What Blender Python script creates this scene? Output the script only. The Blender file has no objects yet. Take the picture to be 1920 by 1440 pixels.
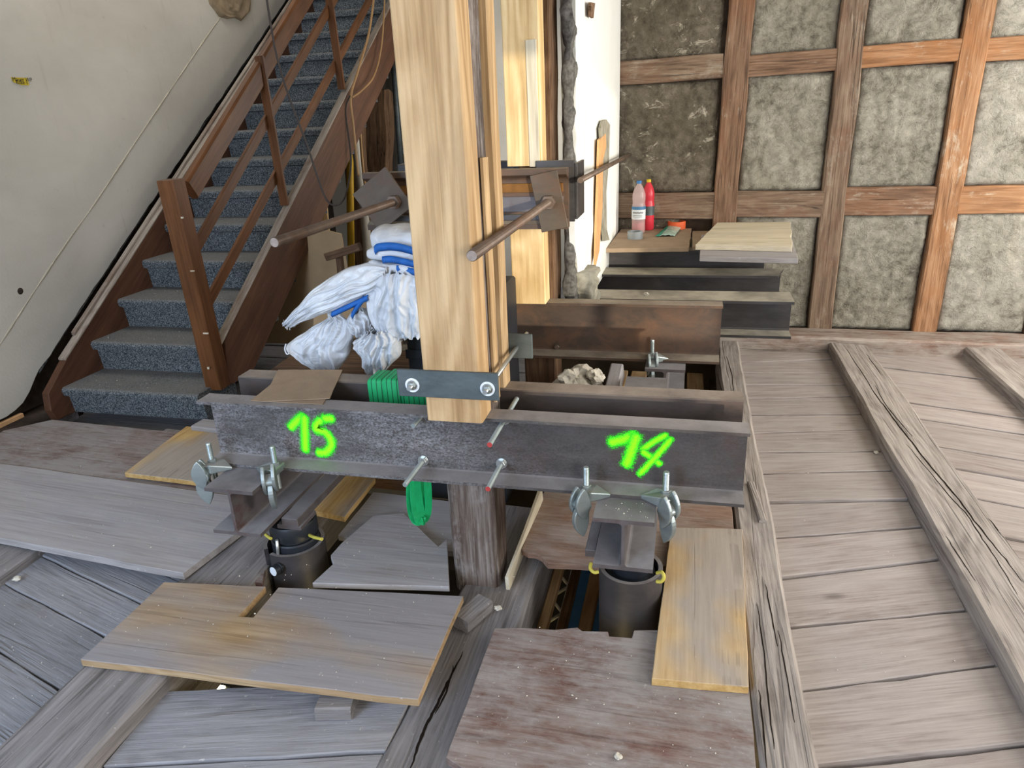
import bpy, bmesh, math, random
from mathutils import Vector, Matrix, noise
random.seed(7)
scene = bpy.context.scene
COL = scene.collection

# ---------------------------------------------------------------- camera
CAM_R = Matrix(((0.9720, 0.0452, -0.2306), (0.2312, -0.3590, 0.9042), (-0.0419, -0.9323, -0.3592)))
def _orth():
    f = 1340.0
    g = Vector((155, 3480, f)).normalized(); Z = -g
    Y = Vector((340, -535, f)); Y = (Y - Z * Y.dot(Z)).normalized()
    X = Y.cross(Z)
    return Matrix((X, Y, Z))            # world = R @ cam  (x right, y down, z forward)
CAM_R = _orth()
EYE = Vector((0, 0, 1.6)); FPX = 1340.0
cam_d = bpy.data.cameras.new('camera'); cam = bpy.data.objects.new('camera', cam_d); COL.objects.link(cam)
cx, cy, cz = CAM_R.col[0], CAM_R.col[1], CAM_R.col[2]
mw = Matrix.Identity(4)
for i in range(3):
    mw[i][0] = cx[i]; mw[i][1] = -cy[i]; mw[i][2] = -cz[i]; mw[i][3] = EYE[i]
cam.matrix_world = mw
cam_d.sensor_width = 36.0; cam_d.lens = FPX / 1920 * 36.0; cam_d.clip_start = 0.05
scene.camera = cam

# ---------------------------------------------------------------- world, daylight, exposure
w = bpy.data.worlds.new('sky'); scene.world = w; w.use_nodes = True
bg = w.node_tree.nodes['Background']; bg.inputs[0].default_value = (0.62, 0.76, 1.0, 1); bg.inputs[1].default_value = 0.6
def area(name, loc, target, sx, sy, power, col):
    d = bpy.data.lights.new(name, 'AREA'); d.shape = 'RECTANGLE'; d.size = sx; d.size_y = sy
    d.energy = power; d.color = col
    o = bpy.data.objects.new(name, d); COL.objects.link(o); o.location = loc
    o.rotation_euler = (Vector(target) - Vector(loc)).to_track_quat('-Z', 'Y').to_euler()
    return o
WARM = (1.0, 0.96, 0.89); COOL = (0.58, 0.74, 1.0); NEUT = (1.0, 0.98, 0.96)
# daylight coming in at the window openings of the right wall and of the wall behind the camera
area('daylight_window_right_far', (3.28, 3.75, 1.55), (0, 3.6, 1.1), 1.3, 1.5, 100, WARM)
area('daylight_window_right_near', (3.28, 1.25, 1.55), (0, 1.6, 1.0), 1.3, 1.5, 74, NEUT)
area('daylight_window_rear_right', (1.45, -1.28, 1.62), (0.6, 3, 1.0), 1.15, 1.3, 52, NEUT)
area('added_gable_light', (-.82, 5.9, 1.7), (-3, 5.6, 1.2), 1.0, 1.4, 22, WARM)  # invented source, added to brighten the dark area under the stairs
area('added_stairwell_light', (-3.05, 4.4, 4.5), (-3.2, 4.2, 0), 1.0, 1.6, 40, NEUT)  # invented source overhead, added to brighten the treads and left wall
area('daylight_window_rear_left', (-2.0, -1.28, 1.55), (-2.0, 3, 0.5), 1.4, 1.5, 115, COOL)
sun_d = bpy.data.lights.new('sun', 'SUN'); sun_d.energy = 2.4; sun_d.angle = 0.012; sun_d.color = (1.0, 0.9, 0.72)
sun = bpy.data.objects.new('sun', sun_d); COL.objects.link(sun)
sun.rotation_euler = Vector((-0.35, 0.93, -0.085)).to_track_quat('-Z', 'Y').to_euler()
vs = scene.view_settings
vs.view_transform = 'Standard'; vs.look = 'None'; vs.gamma = 1.0; vs.use_curve_mapping = False
vs.exposure = 0.04
scene.cycles.use_denoising = True
scene.cycles.max_bounces = 6; scene.cycles.diffuse_bounces = 4; scene.cycles.glossy_bounces = 3
scene.cycles.transmission_bounces = 6; scene.cycles.transparent_max_bounces = 8
scene.cycles.sample_clamp_indirect = 4.0
scene.cycles.caustics_reflective = False; scene.cycles.caustics_refractive = False

# ---------------------------------------------------------------- helpers
def at(x, y, z=None, Y=None, X=None):
    """where the sight line of a photo point meets a plane of known height / depth"""
    d = CAM_R @ Vector((x - 960, y - 720, FPX))
    if z is not None: t = (z - EYE.z) / d.z
    elif Y is not None: t = Y / d.y
    else: t = X / d.x
    return EYE + d * t
V = Vector
WM = {}
def link(o, M, par=None):
    COL.objects.link(o)
    if par is not None:
        o.parent = par; o.matrix_parent_inverse = WM[par.name].inverted()
    o.matrix_basis = M; WM[o.name] = M.copy()
    return o
def tag(o, label=None, cat=None, group=None, kind=None):
    if label: o['label'] = label
    if cat: o['category'] = cat
    if group: o['group'] = group
    if kind: o['kind'] = kind
    return o
def thing(name, loc, label, cat, group=None):
    o = bpy.data.objects.new(name, None); o.empty_display_size = .05
    link(o, Matrix.Translation(V(loc)))
    return tag(o, label, cat, group)
def setting(name, loc=(0, 0, 0)):
    o = bpy.data.objects.new(name, None); o.empty_display_size = .05
    link(o, Matrix.Translation(V(loc))); o['kind'] = 'structure'
    return o
def mesh(name, vs, fs, m, par=None, M=None, smooth=False, bev=0, bseg=1, sub=0):
    me = bpy.data.meshes.new(name); me.from_pydata([tuple(v) for v in vs], [], fs)
    bm = bmesh.new(); bm.from_mesh(me); bmesh.ops.recalc_face_normals(bm, faces=bm.faces); bm.to_mesh(me); bm.free()
    me.materials.append(m)
    if smooth: me.polygons.foreach_set('use_smooth', [True] * len(me.polygons))
    o = bpy.data.objects.new(name, me); link(o, M or Matrix.Identity(4), par)
    if bev:
        b = o.modifiers.new('bevel', 'BEVEL'); b.width = bev; b.segments = bseg; b.limit_method = 'ANGLE'; b.angle_limit = .6
    if sub:
        s = o.modifiers.new('subsurf', 'SUBSURF'); s.levels = sub; s.render_levels = sub
    return o
def frame(o, xdir, up=(0, 0, 1)):
    X = V(xdir).normalized(); U = V(up)
    if abs(X.dot(U)) > .98: U = V((0, 1, 0))
    Y = U.cross(X).normalized(); Z = X.cross(Y)
    M = Matrix.Identity(4)
    for i in range(3): M[i][0] = X[i]; M[i][1] = Y[i]; M[i][2] = Z[i]; M[i][3] = o[i]
    return M
def nz(p, s=1.0, k=0.0): return noise.noise(V((p[0] * s + k, p[1] * s + k * 1.7, p[2] * s - k)))
def timber(name, p0, p1, w, h, m, par=None, up=(0, 0, 1), seg=8, jit=.003, bev=.006, taper=None):
    """hewn or sawn stick from p0 to p1 (centre line); grain along local X"""
    p0 = V(p0); p1 = V(p1); L = (p1 - p0).length; k = random.random() * 50
    vs = []; fs = []; n = 8
    for i in range(seg + 1):
        t = i / seg; x = (t - .5) * L; s = 1 if taper is None else 1 + (taper - 1) * t
        a, b = w / 2 * s, h / 2 * s
        for (y, z) in ((-a, -b + bev), (-a + bev, -b), (a - bev, -b), (a, -b + bev), (a, b - bev), (a - bev, b), (-a + bev, b), (-a, b - bev)):
            q = (x, y, z)
            vs.append((x + (nz((y * 9, z * 9, t), 1, k + 9) * jit * 2 if i in (0, seg) else 0), y + nz((x * 2.5, y * 3, z * 3), 1, k) * jit * 2, z + nz((x * 2.5, y * 3, z * 3), 1, k + 5) * jit * 2))
    for i in range(seg):
        for j in range(n):
            fs.append((i * n + j, i * n + (j + 1) % n, (i + 1) * n + (j + 1) % n, (i + 1) * n + j))
    fs.append(tuple(range(n - 1, -1, -1))); fs.append(tuple(seg * n + j for j in range(n)))
    return mesh(name, vs, fs, m, par, frame((p0 + p1) / 2, p1 - p0, up))
def slab(name, poly, z0, z1, m, par=None, ang=0.0, jit=0.0, step=.12, bev=.0015, tilt=None):
    """flat board: outline polygon (x, y) between two heights; grain along direction ang"""
    c = sum((V((p[0], p[1])) for p in poly), V((0, 0))) / len(poly)
    R = Matrix.Rotation(-ang, 2)
    pts = [R @ (V((p[0], p[1])) - c) for p in poly]
    out = []; k = random.random() * 40
    for i, a in enumerate(pts):
        b = pts[(i + 1) % len(pts)]; n = max(1, int((b - a).length / step)) if jit else 1
        for j in range(n):
            q = a.lerp(b, j / n)
            if jit: q = q + V((nz((q.x * 7, q.y * 7, 0), 1, k), nz((q.x * 7, q.y * 7, 3), 1, k))) * jit * 2
            out.append(q)
    n = len(out); t = (z1 - z0) / 2
    vs = [(p.x, p.y, -t) for p in out] + [(p.x, p.y, t) for p in out]
    fs = [tuple(range(n - 1, -1, -1)), tuple(range(n, 2 * n))] + [(i, (i + 1) % n, n + (i + 1) % n, n + i) for i in range(n)]
    M = Matrix.Translation((c.x, c.y, (z0 + z1) / 2)) @ Matrix.Rotation(ang, 4, 'Z')
    if tilt: M = M @ Matrix.Rotation(tilt[0], 4, 'X') @ Matrix.Rotation(tilt[1], 4, 'Y')
    return mesh(name, vs, fs, m, par, M, bev=bev)
def box(name, lo, hi, m, par=None, bev=.002, M=None):
    lo = V(lo); hi = V(hi); c = (lo + hi) / 2; d = (hi - lo) / 2
    vs = [(x * d.x, y * d.y, z * d.z) for x in (-1, 1) for y in (-1, 1) for z in (-1, 1)]
    fs = [(0, 1, 3, 2), (4, 6, 7, 5), (0, 4, 5, 1), (2, 3, 7, 6), (0, 2, 6, 4), (1, 5, 7, 3)]
    return mesh(name, vs, fs, m, par, M if M is not None else Matrix.Translation(c), bev=bev)
def extr(name, prof, p0, p1, m, par=None, up=(0, 0, 1), bev=0.0, skew=0.0):
    """constant profile (local y, z) swept from p0 to p1"""
    p0 = V(p0); p1 = V(p1); L = (p1 - p0).length; n = len(prof)
    vs = [(-L / 2, y, z) for y, z in prof] + [(L / 2 + skew * y, y, z) for y, z in prof]
    fs = [tuple(range(n)), tuple(range(2 * n - 1, n - 1, -1))] + [(i, n + i, n + (i + 1) % n, (i + 1) % n) for i in range(n)]
    return mesh(name, vs, fs, m, par, frame((p0 + p1) / 2, p1 - p0, up), bev=bev)
def arc(cy_, cz_, r, a0, a1, n=4):
    return [(cy_ + r * math.cos(math.radians(a0 + (a1 - a0) * i / n)), cz_ + r * math.sin(math.radians(a0 + (a1 - a0) * i / n))) for i in range(n + 1)]
def prof_h(b, h, tw, tf, r=.012):
    y, z = tw / 2, h / 2 - tf
    p = [(-b / 2, -h / 2), (b / 2, -h / 2), (b / 2, -z)] + arc(y + r, -z + r, r, 270, 180) + arc(y + r, z - r, r, 180, 90) + [(b / 2, z), (b / 2, h / 2), (-b / 2, h / 2), (-b / 2, z)] + arc(-y - r, z - r, r, 90, 0) + arc(-y - r, -z + r, r, 0, -90) + [(-b / 2, -z)]
    return p
def prof_c(b, h, tw, tf, d=1, r=.012):
    """channel: web at y 0..tw, flanges reaching towards -y (d = 1) or +y (d = -1); z 0..h"""
    p = [(tw, .004), (tw - .004, 0), (-b + tw, 0), (-b + tw, tf * .8)] + arc(-r, tf * 1.15 + r, r, 270, 360) + arc(-r, h - tf * 1.15 - r, r, 0, 90) + [(-b + tw, h - tf * .8), (-b + tw, h), (tw - .004, h), (tw, h - .004)]
    return [(y * d, z) for y, z in p]
def rev(name, prof, m, par=None, M=None, n=32, smooth=True, close=False):
    """lathe: prof (r, z) about local Z"""
    vs = []; fs = []; k = len(prof)
    for i in range(n):
        a = 2 * math.pi * i / n
        for r, z in prof: vs.append((r * math.cos(a), r * math.sin(a), z))
    for i in range(n):
        for j in range(k - 1 if not close else k):
            fs.append((i * k + j, ((i + 1) % n) * k + j, ((i + 1) % n) * k + (j + 1) % k, i * k + (j + 1) % k))
    if not close:
        if prof[0][0] > 1e-6: fs.append(tuple(i * k for i in range(n - 1, -1, -1)))
        if prof[-1][0] > 1e-6: fs.append(tuple(i * k + k - 1 for i in range(n)))
    o = mesh(name, vs, fs, m, par, M, smooth=False)
    if smooth:
        me = o.data
        me.polygons.foreach_set('use_smooth', [len(p.vertices) == 4 for p in me.polygons])
        e = o.modifiers.new('edges', 'EDGE_SPLIT'); e.split_angle = .6
    return o
def tube(name, pts, r, m, par=None, n=8, smooth=True, M=None, radii=None):
    pts = [V(p) for p in pts]; vs = []; fs = []; k = len(pts); prev = None
    for i, p in enumerate(pts):
        d = (pts[min(i + 1, k - 1)] - pts[max(i - 1, 0)]).normalized()
        if prev is None: u = d.orthogonal().normalized()
        else: u = (prev - d * prev.dot(d)).normalized()
        prev = u; v = d.cross(u); rr = radii[i] if radii else r
        for j in range(n):
            a = 2 * math.pi * j / n
            vs.append(p + (u * math.cos(a) + v * math.sin(a)) * rr)
    for i in range(k - 1):
        for j in range(n): fs.append((i * n + j, i * n + (j + 1) % n, (i + 1) * n + (j + 1) % n, (i + 1) * n + j))
    fs.append(tuple(range(n - 1, -1, -1))); fs.append(tuple((k - 1) * n + j for j in range(n)))
    c = pts[len(pts) // 2]
    o = mesh(name, [p - c for p in vs], fs, m, par, M or Matrix.Translation(c))
    if smooth:
        o.data.polygons.foreach_set('use_smooth', [len(p.vertices) == 4 for p in o.data.polygons])
    return o
def spline(pts, n=8):
    pts = [V(p) for p in pts]; out = []
    for i in range(len(pts) - 1):
        p0 = pts[max(i - 1, 0)]; p1 = pts[i]; p2 = pts[i + 1]; p3 = pts[min(i + 2, len(pts) - 1)]
        for j in range(n):
            t = j / n; out.append(.5 * ((2 * p1) + (p2 - p0) * t + (2 * p0 - 5 * p1 + 4 * p2 - p3) * t * t + (3 * p1 - p0 - 3 * p2 + p3) * t ** 3))
    return out + [pts[-1]]
def thread(name, p0, p1, r, m, par=None, pitch=None, n=12):
    """rod with real thread ridges"""
    p0 = V(p0); p1 = V(p1); L = (p1 - p0).length
    pitch = pitch or r * .55; k = int(L / pitch)
    prof = [(0, 0), (r * .85, 0)]
    for i in range(k): prof += [(r * .84, (i + .1) * pitch), (r, (i + .5) * pitch)]
    prof += [(r * .85, L), (0, L)]
    d = (p1 - p0).normalized()
    M = Matrix.Translation(p0) @ d.to_track_quat('Z', 'Y').to_matrix().to_4x4()
    return rev(name, prof, m, par, M, n=n, smooth=False)
def rod(name, p0, p1, r, m, par=None, n=14):
    return tube(name, [p0, V(p0).lerp(V(p1), .5), p1], r, m, par, n)
def nut(name, c, d, r, t, m, par=None):
    """hexagon nut, axis d, centre of its base at c"""
    d = V(d).normalized(); M = Matrix.Translation(V(c)) @ d.to_track_quat('Z', 'Y').to_matrix().to_4x4()
    vs = [(r * math.cos(i * math.pi / 3), r * math.sin(i * math.pi / 3), z) for z in (0, t) for i in range(6)]
    fs = [(5, 4, 3, 2, 1, 0), (6, 7, 8, 9, 10, 11)] + [(i, (i + 1) % 6, 6 + (i + 1) % 6, 6 + i) for i in range(6)]
    return mesh(name, vs, fs, m, par, M, bev=.0015)
def disc(name, c, d, r, t, m, par=None, hole=0.0):
    d = V(d).normalized(); M = Matrix.Translation(V(c)) @ d.to_track_quat('Z', 'Y').to_matrix().to_4x4()
    prof = [(hole, 0), (r, 0), (r, t), (hole, t)]
    return rev(name, prof, m, par, M, n=24, close=hole > 0)
# ---------------------------------------------------------------- materials
def S(r, g, b):
    f = lambda c: (c / 255 / 12.92) if c <= 10 else ((c / 255 + .055) / 1.055) ** 2.4
    return (f(r), f(g), f(b), 1.0)
class NB:
    def __init__(s, name):
        s.m = bpy.data.materials.new(name); s.m.use_nodes = True; s.t = s.m.node_tree
        s.b = s.t.nodes['Principled BSDF']; s._v = None
    def n(s, typ, **kw):
        x = s.t.nodes.new('ShaderNode' + typ)
        for k, v in kw.items():
            if k.startswith('_'): setattr(x, k[1:], v)
            else:
                key = int(k[1:]) if k[0] == 'i' and k[1:].isdigit() else k.replace('_', ' ')
                s.put(x.inputs[key], v)
        return x
    def put(s, sock, v):
        if hasattr(v, 'is_output') or isinstance(v, bpy.types.NodeSocket): s.t.links.new(v, sock)
        else: sock.default_value = v
    def vec(s, sc=(1, 1, 1), rnd=True):
        if s._v is None:
            tc = s.n('TexCoord'); oi = s.n('ObjectInfo')
            r = s.n('Math', _operation='MULTIPLY', i0=oi.outputs['Random'], i1=53.0)
            s._v = s.n('VectorMath', _operation='ADD', i0=tc.outputs['Object'], i1=r.outputs[0]).outputs[0]
            s._raw = tc.outputs['Object']
        return s.n('VectorMath', _operation='MULTIPLY', i0=s._v if rnd else s._raw, i1=sc).outputs[0]
    def noise(s, v, scale, detail=6, rough=.6, dist=0.0):
        return s.n('TexNoise', Vector=v, Scale=scale, Detail=detail, Roughness=rough, Distortion=dist).outputs['Fac']
    def ramp(s, f, stops, interp='LINEAR'):
        r = s.n('ValToRGB', Fac=f); e = r.color_ramp.elements; r.color_ramp.interpolation = interp
        while len(e) < len(stops): e.new(.5)
        for x, (p, c) in zip(e, stops):
            x.position = p; x.color = c if isinstance(c, tuple) else (c, c, c, 1)
        return r.outputs[0]
    def mix(s, f, a, b, mode='MIX'):
        x = s.n('Mix', _data_type='RGBA', _blend_type=mode)
        s.put(x.inputs[0], f); s.put(x.inputs[6], a); s.put(x.inputs[7], b)
        return x.outputs[2]
    def math(s, op, a, b=0.0, c=0.0, clamp=False):
        x = s.n('Math', _operation=op); x.use_clamp = clamp
        s.put(x.inputs[0], a); s.put(x.inputs[1], b)
        if op in ('MULTIPLY_ADD', 'SMOOTH_MIN'): s.put(x.inputs[2], c)
        return x.outputs[0]
    def rng(s, f, a, b, c=0.0, d=1.0):
        x = s.n('MapRange'); s.put(x.inputs[0], f)
        for i, v in enumerate((a, b, c, d)): x.inputs[i + 1].default_value = v
        return x.outputs[0]
    def bump(s, h, st=.5, d=.01, nrm=None):
        x = s.n('Bump', Height=h, Strength=st, Distance=d)
        if nrm is not None: s.put(x.inputs['Normal'], nrm)
        return x.outputs[0]
    def upz(s, lo=.5, hi=.9):
        g = s.n('NewGeometry'); z = s.n('SeparateXYZ', i0=g.outputs['Normal']).outputs[2]
        return s.rng(z, lo, hi)
    def done(s, col, rough=.8, metal=0.0, nrm=None, spec=.3):
        s.put(s.b.inputs['Base Color'], col); s.put(s.b.inputs['Roughness'], rough); s.put(s.b.inputs['Metallic'], metal)
        s.b.inputs['Specular IOR Level'].default_value = spec
        if nrm is not None: s.put(s.b.inputs['Normal'], nrm)
        return s.m
def wood(name, dark, mid, light, patch=None, pa=(.55, .7), dust=None, da=(.45, .65), g=1.0, crack=.0, bump=.5, axis='X', rough=.85, ring=.25, speck=0.0, updust=None, soft=False, pk=.75, dk=.9, knot=0.0, vary=0.0):
    b = NB(name)
    sw = lambda a, c: (a * g, c * g, c * g) if axis == 'X' else (c * g, a * g, c * g)
    fine = b.noise(b.vec(sw(1.6, 46)), 3.0, 6, .65)
    mids = b.noise(b.vec(sw(.9, 9)), 3.0, 5, .6, .3)
    slow = b.noise(b.vec(sw(.45, 3.0)), 2.2, 2, .4, .5)
    rg = b.math('SINE', b.math('MULTIPLY', slow, 75.0))
    f = b.math('ADD', b.math('ADD', b.math('MULTIPLY', fine, .5), b.math('MULTIPLY', mids, .5)), b.math('MULTIPLY', rg, ring * .11))
    col = b.ramp(f, [(.34, dark), (.5, mid), (.66, light)])
    if patch:
        p = b.noise(b.vec(sw(1, 1.7)), 2.6, 7, .68, .3)
        col = b.mix(b.rng(p, pa[0], pa[1], 0, pk), col, b.mix(b.rng(f, .35, .65), tuple(c * .7 for c in patch[:3]) + (1,), patch))
    if dust:
        p = b.noise(b.vec(sw(.9, 1.5)), 2.0 if soft else 3.4, 3 if soft else 9, .5 if soft else .74, .2)
        if not soft: p = b.math('ADD', b.math('MULTIPLY', p, .7), b.math('MULTIPLY', b.noise(b.vec(sw(2.5, 16)), 4, 5, .7), .3))
        k = b.rng(p, da[0], da[1], 0, dk)
        if updust: k = b.math('MULTIPLY', k, b.upz(.3, .8))
        col = b.mix(k, col, b.mix(b.rng(fine, .35, .65), tuple(c * .86 for c in dust[:3]) + (1,), dust))
    if speck:
        p = b.noise(b.vec(), 70, 3, .6)
        col = b.mix(b.rng(p, .68, .72, 0, speck), col, S(196, 192, 184))
    h = f
    if vary:
        oi = b.n('ObjectInfo'); rv = b.rng(oi.outputs['Random'], 0, 1, 1 - vary, 1 + vary * .6)
        col = b.mix(1.0, col, b.n('CombineColor', i0=rv, i1=rv, i2=rv).outputs[0], 'MULTIPLY')
    if knot:
        vd = b.n('TexVoronoi', Vector=b.vec(sw(2.0, 4.2)), Scale=1.0).outputs['Distance']
        kn = b.math('ADD', vd, b.math('MULTIPLY', mids, .12))
        col = b.mix(b.rng(kn, .15, .09, 0, knot), col, tuple(c * .42 for c in dark[:3]) + (1,))
    if crack:
        c = b.noise(b.vec(sw(.2, 7)), 1.6, 3, .5, .1)
        ck = b.rng(b.math('ABSOLUTE', b.math('SUBTRACT', c, .5)), .004, .013)
        msk = b.noise(b.vec((.9, 3, 3)), 2.0, 2)
        ck = b.math('MAXIMUM', ck, b.rng(msk, .54, .44))
        col = b.mix(b.math('MULTIPLY', b.math('SUBTRACT', 1.0, ck), crack), col, (.014, .011, .009, 1))
        h = b.math('MULTIPLY', f, b.math('MULTIPLY_ADD', ck, .8, .2))
    return b.done(col, rough, 0, b.bump(h, bump, .006), .25)
def steel(name, base, alt, rust=None, ra=(.55, .7), dust=None, rough=.5, metal=.6, speck=None, sa=(.5, .6), sscale=60, bump=.25):
    b = NB(name)
    n1 = b.noise(b.vec((1, 3, 3)), 3.0, 8, .7, .3)
    col = b.ramp(n1, [(.3, base), (.7, alt)])
    mt = metal
    if rust:
        p = b.noise(b.vec((1, 1.5, 1.5)), 4.0, 8, .7, .5); k = b.rng(p, *ra)
        col = b.mix(k, col, rust); mt = b.math('MULTIPLY', b.math('SUBTRACT', 1.0, k), metal)
    if speck:
        big = b.rng(b.noise(b.vec((.8, 1, 1)), 1.6, 3), .38, .6)
        p = b.noise(b.vec((1, 1, 1)), sscale, 5, .75); k = b.math('MULTIPLY', b.rng(p, *sa), big)
        col = b.mix(k, col, speck)
        if not hasattr(mt, 'is_output'): mt = b.math('MULTIPLY', b.math('SUBTRACT', 1.0, k), metal)
    if dust:
        p = b.rng(b.noise(b.vec(), 5.0, 6, .7), .3, .62, .35, 1.0)
        k = b.math('MULTIPLY', b.upz(.6, .95), p)
        col = b.mix(k, col, dust)
        mt = b.math('MULTIPLY', b.math('SUBTRACT', 1.0, k), mt)
        rough = b.math('MULTIPLY_ADD', k, .35, rough, clamp=True)
    return b.done(col, rough, mt, b.bump(b.noise(b.vec(), 90, 4, .7), bump, .0015), .4)
def plain(name, c, rough=.6, metal=0.0, spec=.4, var=.12, vs=8, bump=0.0, bs=60, alpha=1.0):
    b = NB(name); n = b.noise(b.vec(), vs, 5, .6)
    col = b.mix(b.rng(n, .3, .7, 0, 1), tuple(x * (1 - var) for x in c[:3]) + (1,), tuple(min(1, x * (1 + var)) for x in c[:3]) + (1,))
    nr = b.bump(b.noise(b.vec(), bs, 4, .6), bump, .004) if bump else None
    return b.done(col, rough, metal, nr, spec)
M = {}
M['plank'] = wood('aged floor plank', S(128, 117, 112), S(158, 148, 143), S(177, 168, 163), S(148, 126, 114), (.5, .74), S(171, 163, 158), (.40, .62), .9, 0, .6, ring=.35, pk=.5, knot=.5, vary=.12)
M['plank_dark'] = wood('dusty dark floor plank', S(104, 101, 102), S(134, 132, 134), S(154, 152, 154), S(116, 104, 96), (.55, .75), S(146, 146, 150), (.40, .6), .9, .2, .8, ring=.4, speck=.5, knot=.4, vary=.15)
M['joist'] = wood('hewn grey joist', S(110, 103, 98), S(152, 144, 138), S(178, 170, 163), S(130, 116, 107), (.56, .75), S(170, 161, 151), (.46, .66), .9, .35, .9, ring=.4)
M['joist_dark'] = wood('dusty dark joist', S(90, 86, 84), S(124, 119, 117), S(148, 143, 141), S(104, 95, 88), (.6, .75), S(138, 135, 135), (.44, .64), .9, .4, .9, speck=.4)
M['stud'] = wood('reddish brown timber of the framing', S(84, 64, 50), S(126, 99, 79), S(154, 126, 104), S(136, 94, 67), (.46, .66), S(182, 172, 154), (.56, .68), .9, .55, .7)
M['stud_grey'] = wood('greyed timber of the framing', S(82, 66, 55), S(122, 102, 85), S(150, 131, 112), S(128, 90, 70), (.52, .72), S(172, 163, 147), (.54, .68), .9, .6, .7)
M['stud_orange'] = wood('orange brown timber of the framing', S(108, 77, 54), S(154, 114, 82), S(184, 146, 112), S(168, 114, 72), (.46, .66), S(200, 188, 166), (.56, .66), .9, .55, .7)
M['sill'] = wood('dusty sill timber', S(96, 82, 74), S(140, 126, 116), S(170, 158, 148), S(134, 98, 82), (.5, .68), S(176, 168, 158), (.44, .6), .9, .4, .7)
M['old_post'] = wood('old weathered post', S(62, 50, 44), S(104, 92, 84), S(146, 136, 128), S(84, 58, 48), (.5, .68), S(168, 162, 158), (.5, .64), .9, .5, .8)
M['old_brown'] = wood('old brown timber', S(62, 46, 34), S(104, 80, 60), S(132, 104, 80), S(80, 58, 42), (.5, .7), None, (.5, .6), .9, .6, .8)
M['new_wood'] = wood('fresh spruce timber', S(164, 132, 92), S(192, 160, 118), S(210, 180, 138), S(176, 138, 94), (.5, .72), S(182, 156, 122), (.5, .74), .6, .1, .35, ring=.8, rough=.7, pk=.6)
M['new_wood_pale'] = wood('pale spruce timber', S(198, 164, 112), S(220, 190, 138), S(234, 208, 160), S(204, 162, 106), (.52, .72), None, (.6, .8), .6, .1, .25, ring=.8, rough=.7, pk=.6)
M['board_yellow'] = wood('yellow shuttering board', S(172, 138, 84), S(194, 160, 104), S(208, 178, 126), S(184, 142, 74), (.45, .7), S(164, 156, 148), (.44, .56), .7, .2, .25, axis='Y', ring=.5, speck=.2, updust=True, soft=True)
M['board_notch'] = wood('dusty shuttering board', S(140, 114, 82), S(164, 138, 104), S(180, 156, 122), S(160, 124, 80), (.5, .7), S(144, 142, 146), (.34, .52), .7, .2, .25, ring=.4, speck=.4, updust=True, soft=True)
M['board_grey'] = wood('dust grey shuttering panel', S(134, 128, 124), S(158, 153, 151), S(172, 168, 166), S(142, 128, 116), (.58, .8), S(160, 158, 162), (.4, .6), .7, .12, .2, ring=.2, speck=.5, updust=True)
M['board_red'] = wood('worn red brown shuttering panel', S(88, 68, 62), S(120, 102, 95), S(142, 127, 120), S(104, 70, 60), (.48, .6), S(152, 147, 144), (.40, .56), .9, .2, .3, ring=.2, speck=.35, updust=True)
M['board_brown'] = wood('brown film faced panel', S(104, 80, 66), S(132, 106, 90), S(152, 128, 112), S(136, 100, 76), (.5, .7), S(158, 146, 136), (.42, .6), .9, .1, .25, ring=.2, updust=True)
M['board_pale'] = wood('pale panel with dust', S(190, 178, 152), S(210, 199, 174), S(222, 212, 190), None, (.5, .6), S(196, 188, 172), (.5, .7), .8, .25, .3, ring=.3)
M['fibre'] = plain('brown fibre board', S(158, 138, 116), .9, 0, .2, .12, 12, .3, 120)
M['carton'] = plain('tan cardboard', S(176, 148, 112), .85, 0, .2, .1, 6, .15, 60)
M['stair_wood'] = wood('varnished brown stair wood', S(78, 48, 26), S(102, 64, 35), S(120, 78, 46), S(90, 54, 28), (.5, .7), None, (.5, .6), .6, .0, .12, rough=.42, ring=.3)
M['stair_red'] = wood('dark red brown stair side', S(74, 49, 35), S(97, 65, 46), S(113, 79, 58), S(84, 55, 40), (.5, .7), S(140, 128, 118), (.58, .8), .5, .0, .1, rough=.5, ring=.2)
M['stair_cap'] = wood('worn dusty stair edge', S(120, 108, 96), S(156, 144, 130), S(178, 167, 152), S(122, 94, 76), (.5, .66), None, (.5, .6), .8, .2, .4)
def _front():
    b = NB('mottled dark steel')
    n1 = b.noise(b.vec((1, 3, 3)), 3.0, 8, .7, .3)
    col = b.ramp(n1, [(.3, S(54, 50, 48)), (.7, S(82, 77, 74))])
    col = b.mix(b.rng(b.noise(b.vec(), 6, 6, .7), .52, .7, 0, .7), col, S(78, 62, 56))
    x = b.n('SeparateXYZ', i0=b.vec((1, 1, 1), False)).outputs[0]
    wear = b.math('MULTIPLY', b.rng(x, .35, -.15, .12, 1.0), b.rng(b.noise(b.vec((1, 2, 2)), 3.5, 5, .65), .32, .6, .15, 1.0))
    fl = b.rng(b.math('ADD', b.math('MULTIPLY', b.noise(b.vec((1, 1, 1.6)), 120, 5, .8), .7), b.math('MULTIPLY', b.noise(b.vec((1, 1, 3)), 22, 5, .7, 1.0), .3)), .42, .66)
    col = b.mix(b.math('MULTIPLY', wear, b.math('MULTIPLY', fl, .8)), col, S(182, 181, 183))
    k = b.math('MULTIPLY', b.upz(.6, .95), b.rng(b.noise(b.vec(), 5.0, 6, .7), .3, .62, .45, 1.0))
    col = b.mix(k, col, S(154, 149, 148))
    return b.done(col, .65, .1, b.bump(b.noise(b.vec(), 110, 4, .7), .35, .002), .35)
M['steel_front'] = _front()
M['steel_rear'] = steel('brown mill scale steel', S(60, 54, 52), S(92, 84, 80), S(92, 72, 62), (.5, .72), S(158, 146, 134), .5, .35)
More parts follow.
